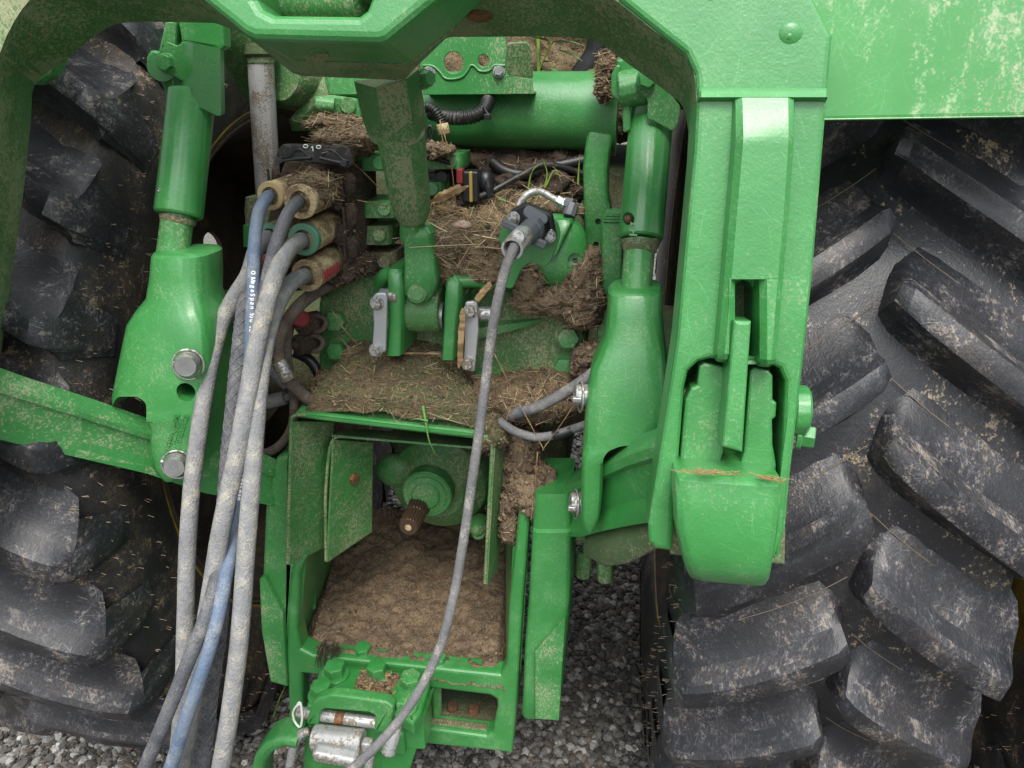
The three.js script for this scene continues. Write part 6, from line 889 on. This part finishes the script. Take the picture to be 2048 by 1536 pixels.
// weeds
function leafGeo(p, dir, L, w, droop = 0.3) { const d = dir.clone().normalize(), s = d.clone().cross(EY).normalize(), rings = []; for (let i = 0; i <= 8; i++) { const t = i / 8, q = p.clone().addScaledVector(d, L * t).addScaledVector(EY, -droop * L * t * t), k = w * Math.sin(Math.PI * Math.pow(t, 0.7)) + 0.0004; rings.push([q.clone().addScaledVector(s, -k), q.clone().add(V(0, -k * 0.25, 0)), q.clone().addScaledVector(s, k), q.clone().add(V(0, 0.0008 - k * 0.25, 0))]); } return loft(rings, { crease: 60 }); }
{
  const w = thing('weed', 'tall green weed growing behind the rockshaft tube', 'weed', Z(1078, 165, -0.42));
  const s = part(w, 'stem', [tube([Z(1078, 170, -0.42), Z(1077, 110, -0.42), Z(1076, 40, -0.42)], 0.004, { seg: 14, rs: 8 }), tube([Z(1079, 140, -0.42), Z(1092, 110, -0.41), Z(1104, 84, -0.4)], 0.0018, { seg: 10, rs: 6 })], M.stem);
  for (const [x, y, dx, dy, L, k] of [[1104, 84, 1, 0.2, 0.07, 0.014], [1098, 82, -0.6, 0.3, 0.05, 0.012], [1112, 98, 1, -0.1, 0.06, 0.013], [1085, 124, 0.8, 0.3, 0.03, 0.010], [1084, 140, 1, -0.2, 0.04, 0.014], [1100, 132, 0.9, -0.5, 0.05, 0.014]]) part(w, 'leaf', leafGeo(Z(x, y, -0.4), V(dx, dy, 0.35), L, k), M.leaf);
  const g = thing('seedling', 'two leaved pale green seedling sprouting on the dark litter', 'seedling', Z(996, 404, -0.03));
  part(g, 'stem', tube([Z(998, 412, -0.03), Z(996, 398, -0.03)], 0.0009, { seg: 4, rs: 5 }), M.stem);
  for (const [x, y, d] of [[996, 396, V(-0.5, 0.6, 0.3)], [997, 398, V(0.6, 0.1, 0.4)]]) part(g, 'leaf', leafGeo(Z(x, y, -0.03), d, 0.018, 0.005), M.leaf);
  const h = thing('seedling', 'tiny single leaf seedling near the yellow stick', 'seedling', Z(942, 418, 0.0)); part(h, 'leaf', leafGeo(Z(938, 416, 0.0), V(1, 0.3, 0.3), 0.012, 0.004), M.leaf); part(h, 'stem', tube([Z(940, 424, 0), Z(940, 416, 0)], 0.0008, { seg: 3, rs: 5 }), M.stem);
  const gr = thing('grass_tuft', 'thin arching grass blades growing from the litter under the tube', 'grass', Z(1085, 370, -0.1)); for (const [a, b, c] of [[[1056, 378], [1066, 340], [1088, 324]], [[1090, 376], [1094, 345], [1086, 320]], [[1092, 372], [1110, 340], [1124, 366]], [[1156, 368], [1158, 330], [1160, 308]]]) part(gr, 'blade', tube([a, b, c].map(([x, y]) => Z(x, y, -0.1)), t => 0.0022 * (1.1 - t), { seg: 14, rs: 5 }), M.stem);
  const bl = thing('grass_sprig', 'light green grass blade hanging over the front of the guard', 'grass', Z(866, 910, 0.14)); part(bl, 'blade', tube([Z(846, 812, 0.125), Z(852, 846, 0.14), Z(858, 880, 0.145), Z(872, 912, 0.145)], t => 0.0032 * (1.05 - t), { seg: 20, rs: 5 }), M.leaf); part(bl, 'blade', tube([Z(856, 842, 0.14), Z(836, 838, 0.142), Z(818, 840, 0.142)], t => 0.0025 * (1.05 - t), { seg: 12, rs: 5 }), M.leaf);
  const mu = thing('mushroom', 'small brown mushroom growing in the straw bed', 'mushroom', Z(926, 470, 0.02)); part(mu, 'cap', along(Z(926, 452, 0.02), Z(926, 440, 0.02), [[0, 0.016], [0.3, 0.0155], [0.7, 0.01], [1, 0.002]], 20), M.mushroom); part(mu, 'stalk', tube([Z(926, 480, 0.01), Z(926, 450, 0.02)], 0.002, { seg: 4, rs: 6 }), M.mushroom);
  const hg = thing('root_tuft', 'dark hairy root tuft hanging over the hanger crossbar', 'root', Z(660, 1330, 0.1)); const gs = []; for (let k = 0; k < 40; k++) { const x = 660 + (rnd() + rnd() - 1) * 30, a = Y(x + rr(-4, 10), rr(1278, 1300), 0.5), b = Z(x + rr(-16, 6), rr(1306, 1342), 0.113); gs.push(tube([a, a.clone().lerp(b, 0.5).add(V(0, 0.006, 0.008)), b], 0.0007, { seg: 6, rs: 4 })); } part(hg, 'root_hair', gs, M.dark, undefined, 'stuff');
  const yg = thing('grass_sprig', 'yellowish grass blade standing in the gravel beside the left bumper', 'grass', Y(548, 1430, 0)); part(yg, 'blade', tube([Y(545, 1440, 0.0), Z(556, 1405, Y(545, 1440, 0).z), Z(572, 1368, Y(545, 1440, 0).z)], t => 0.004 * (1.05 - t), { seg: 10, rs: 5 }), M.stem);
}
renderer.render(scene, camera);
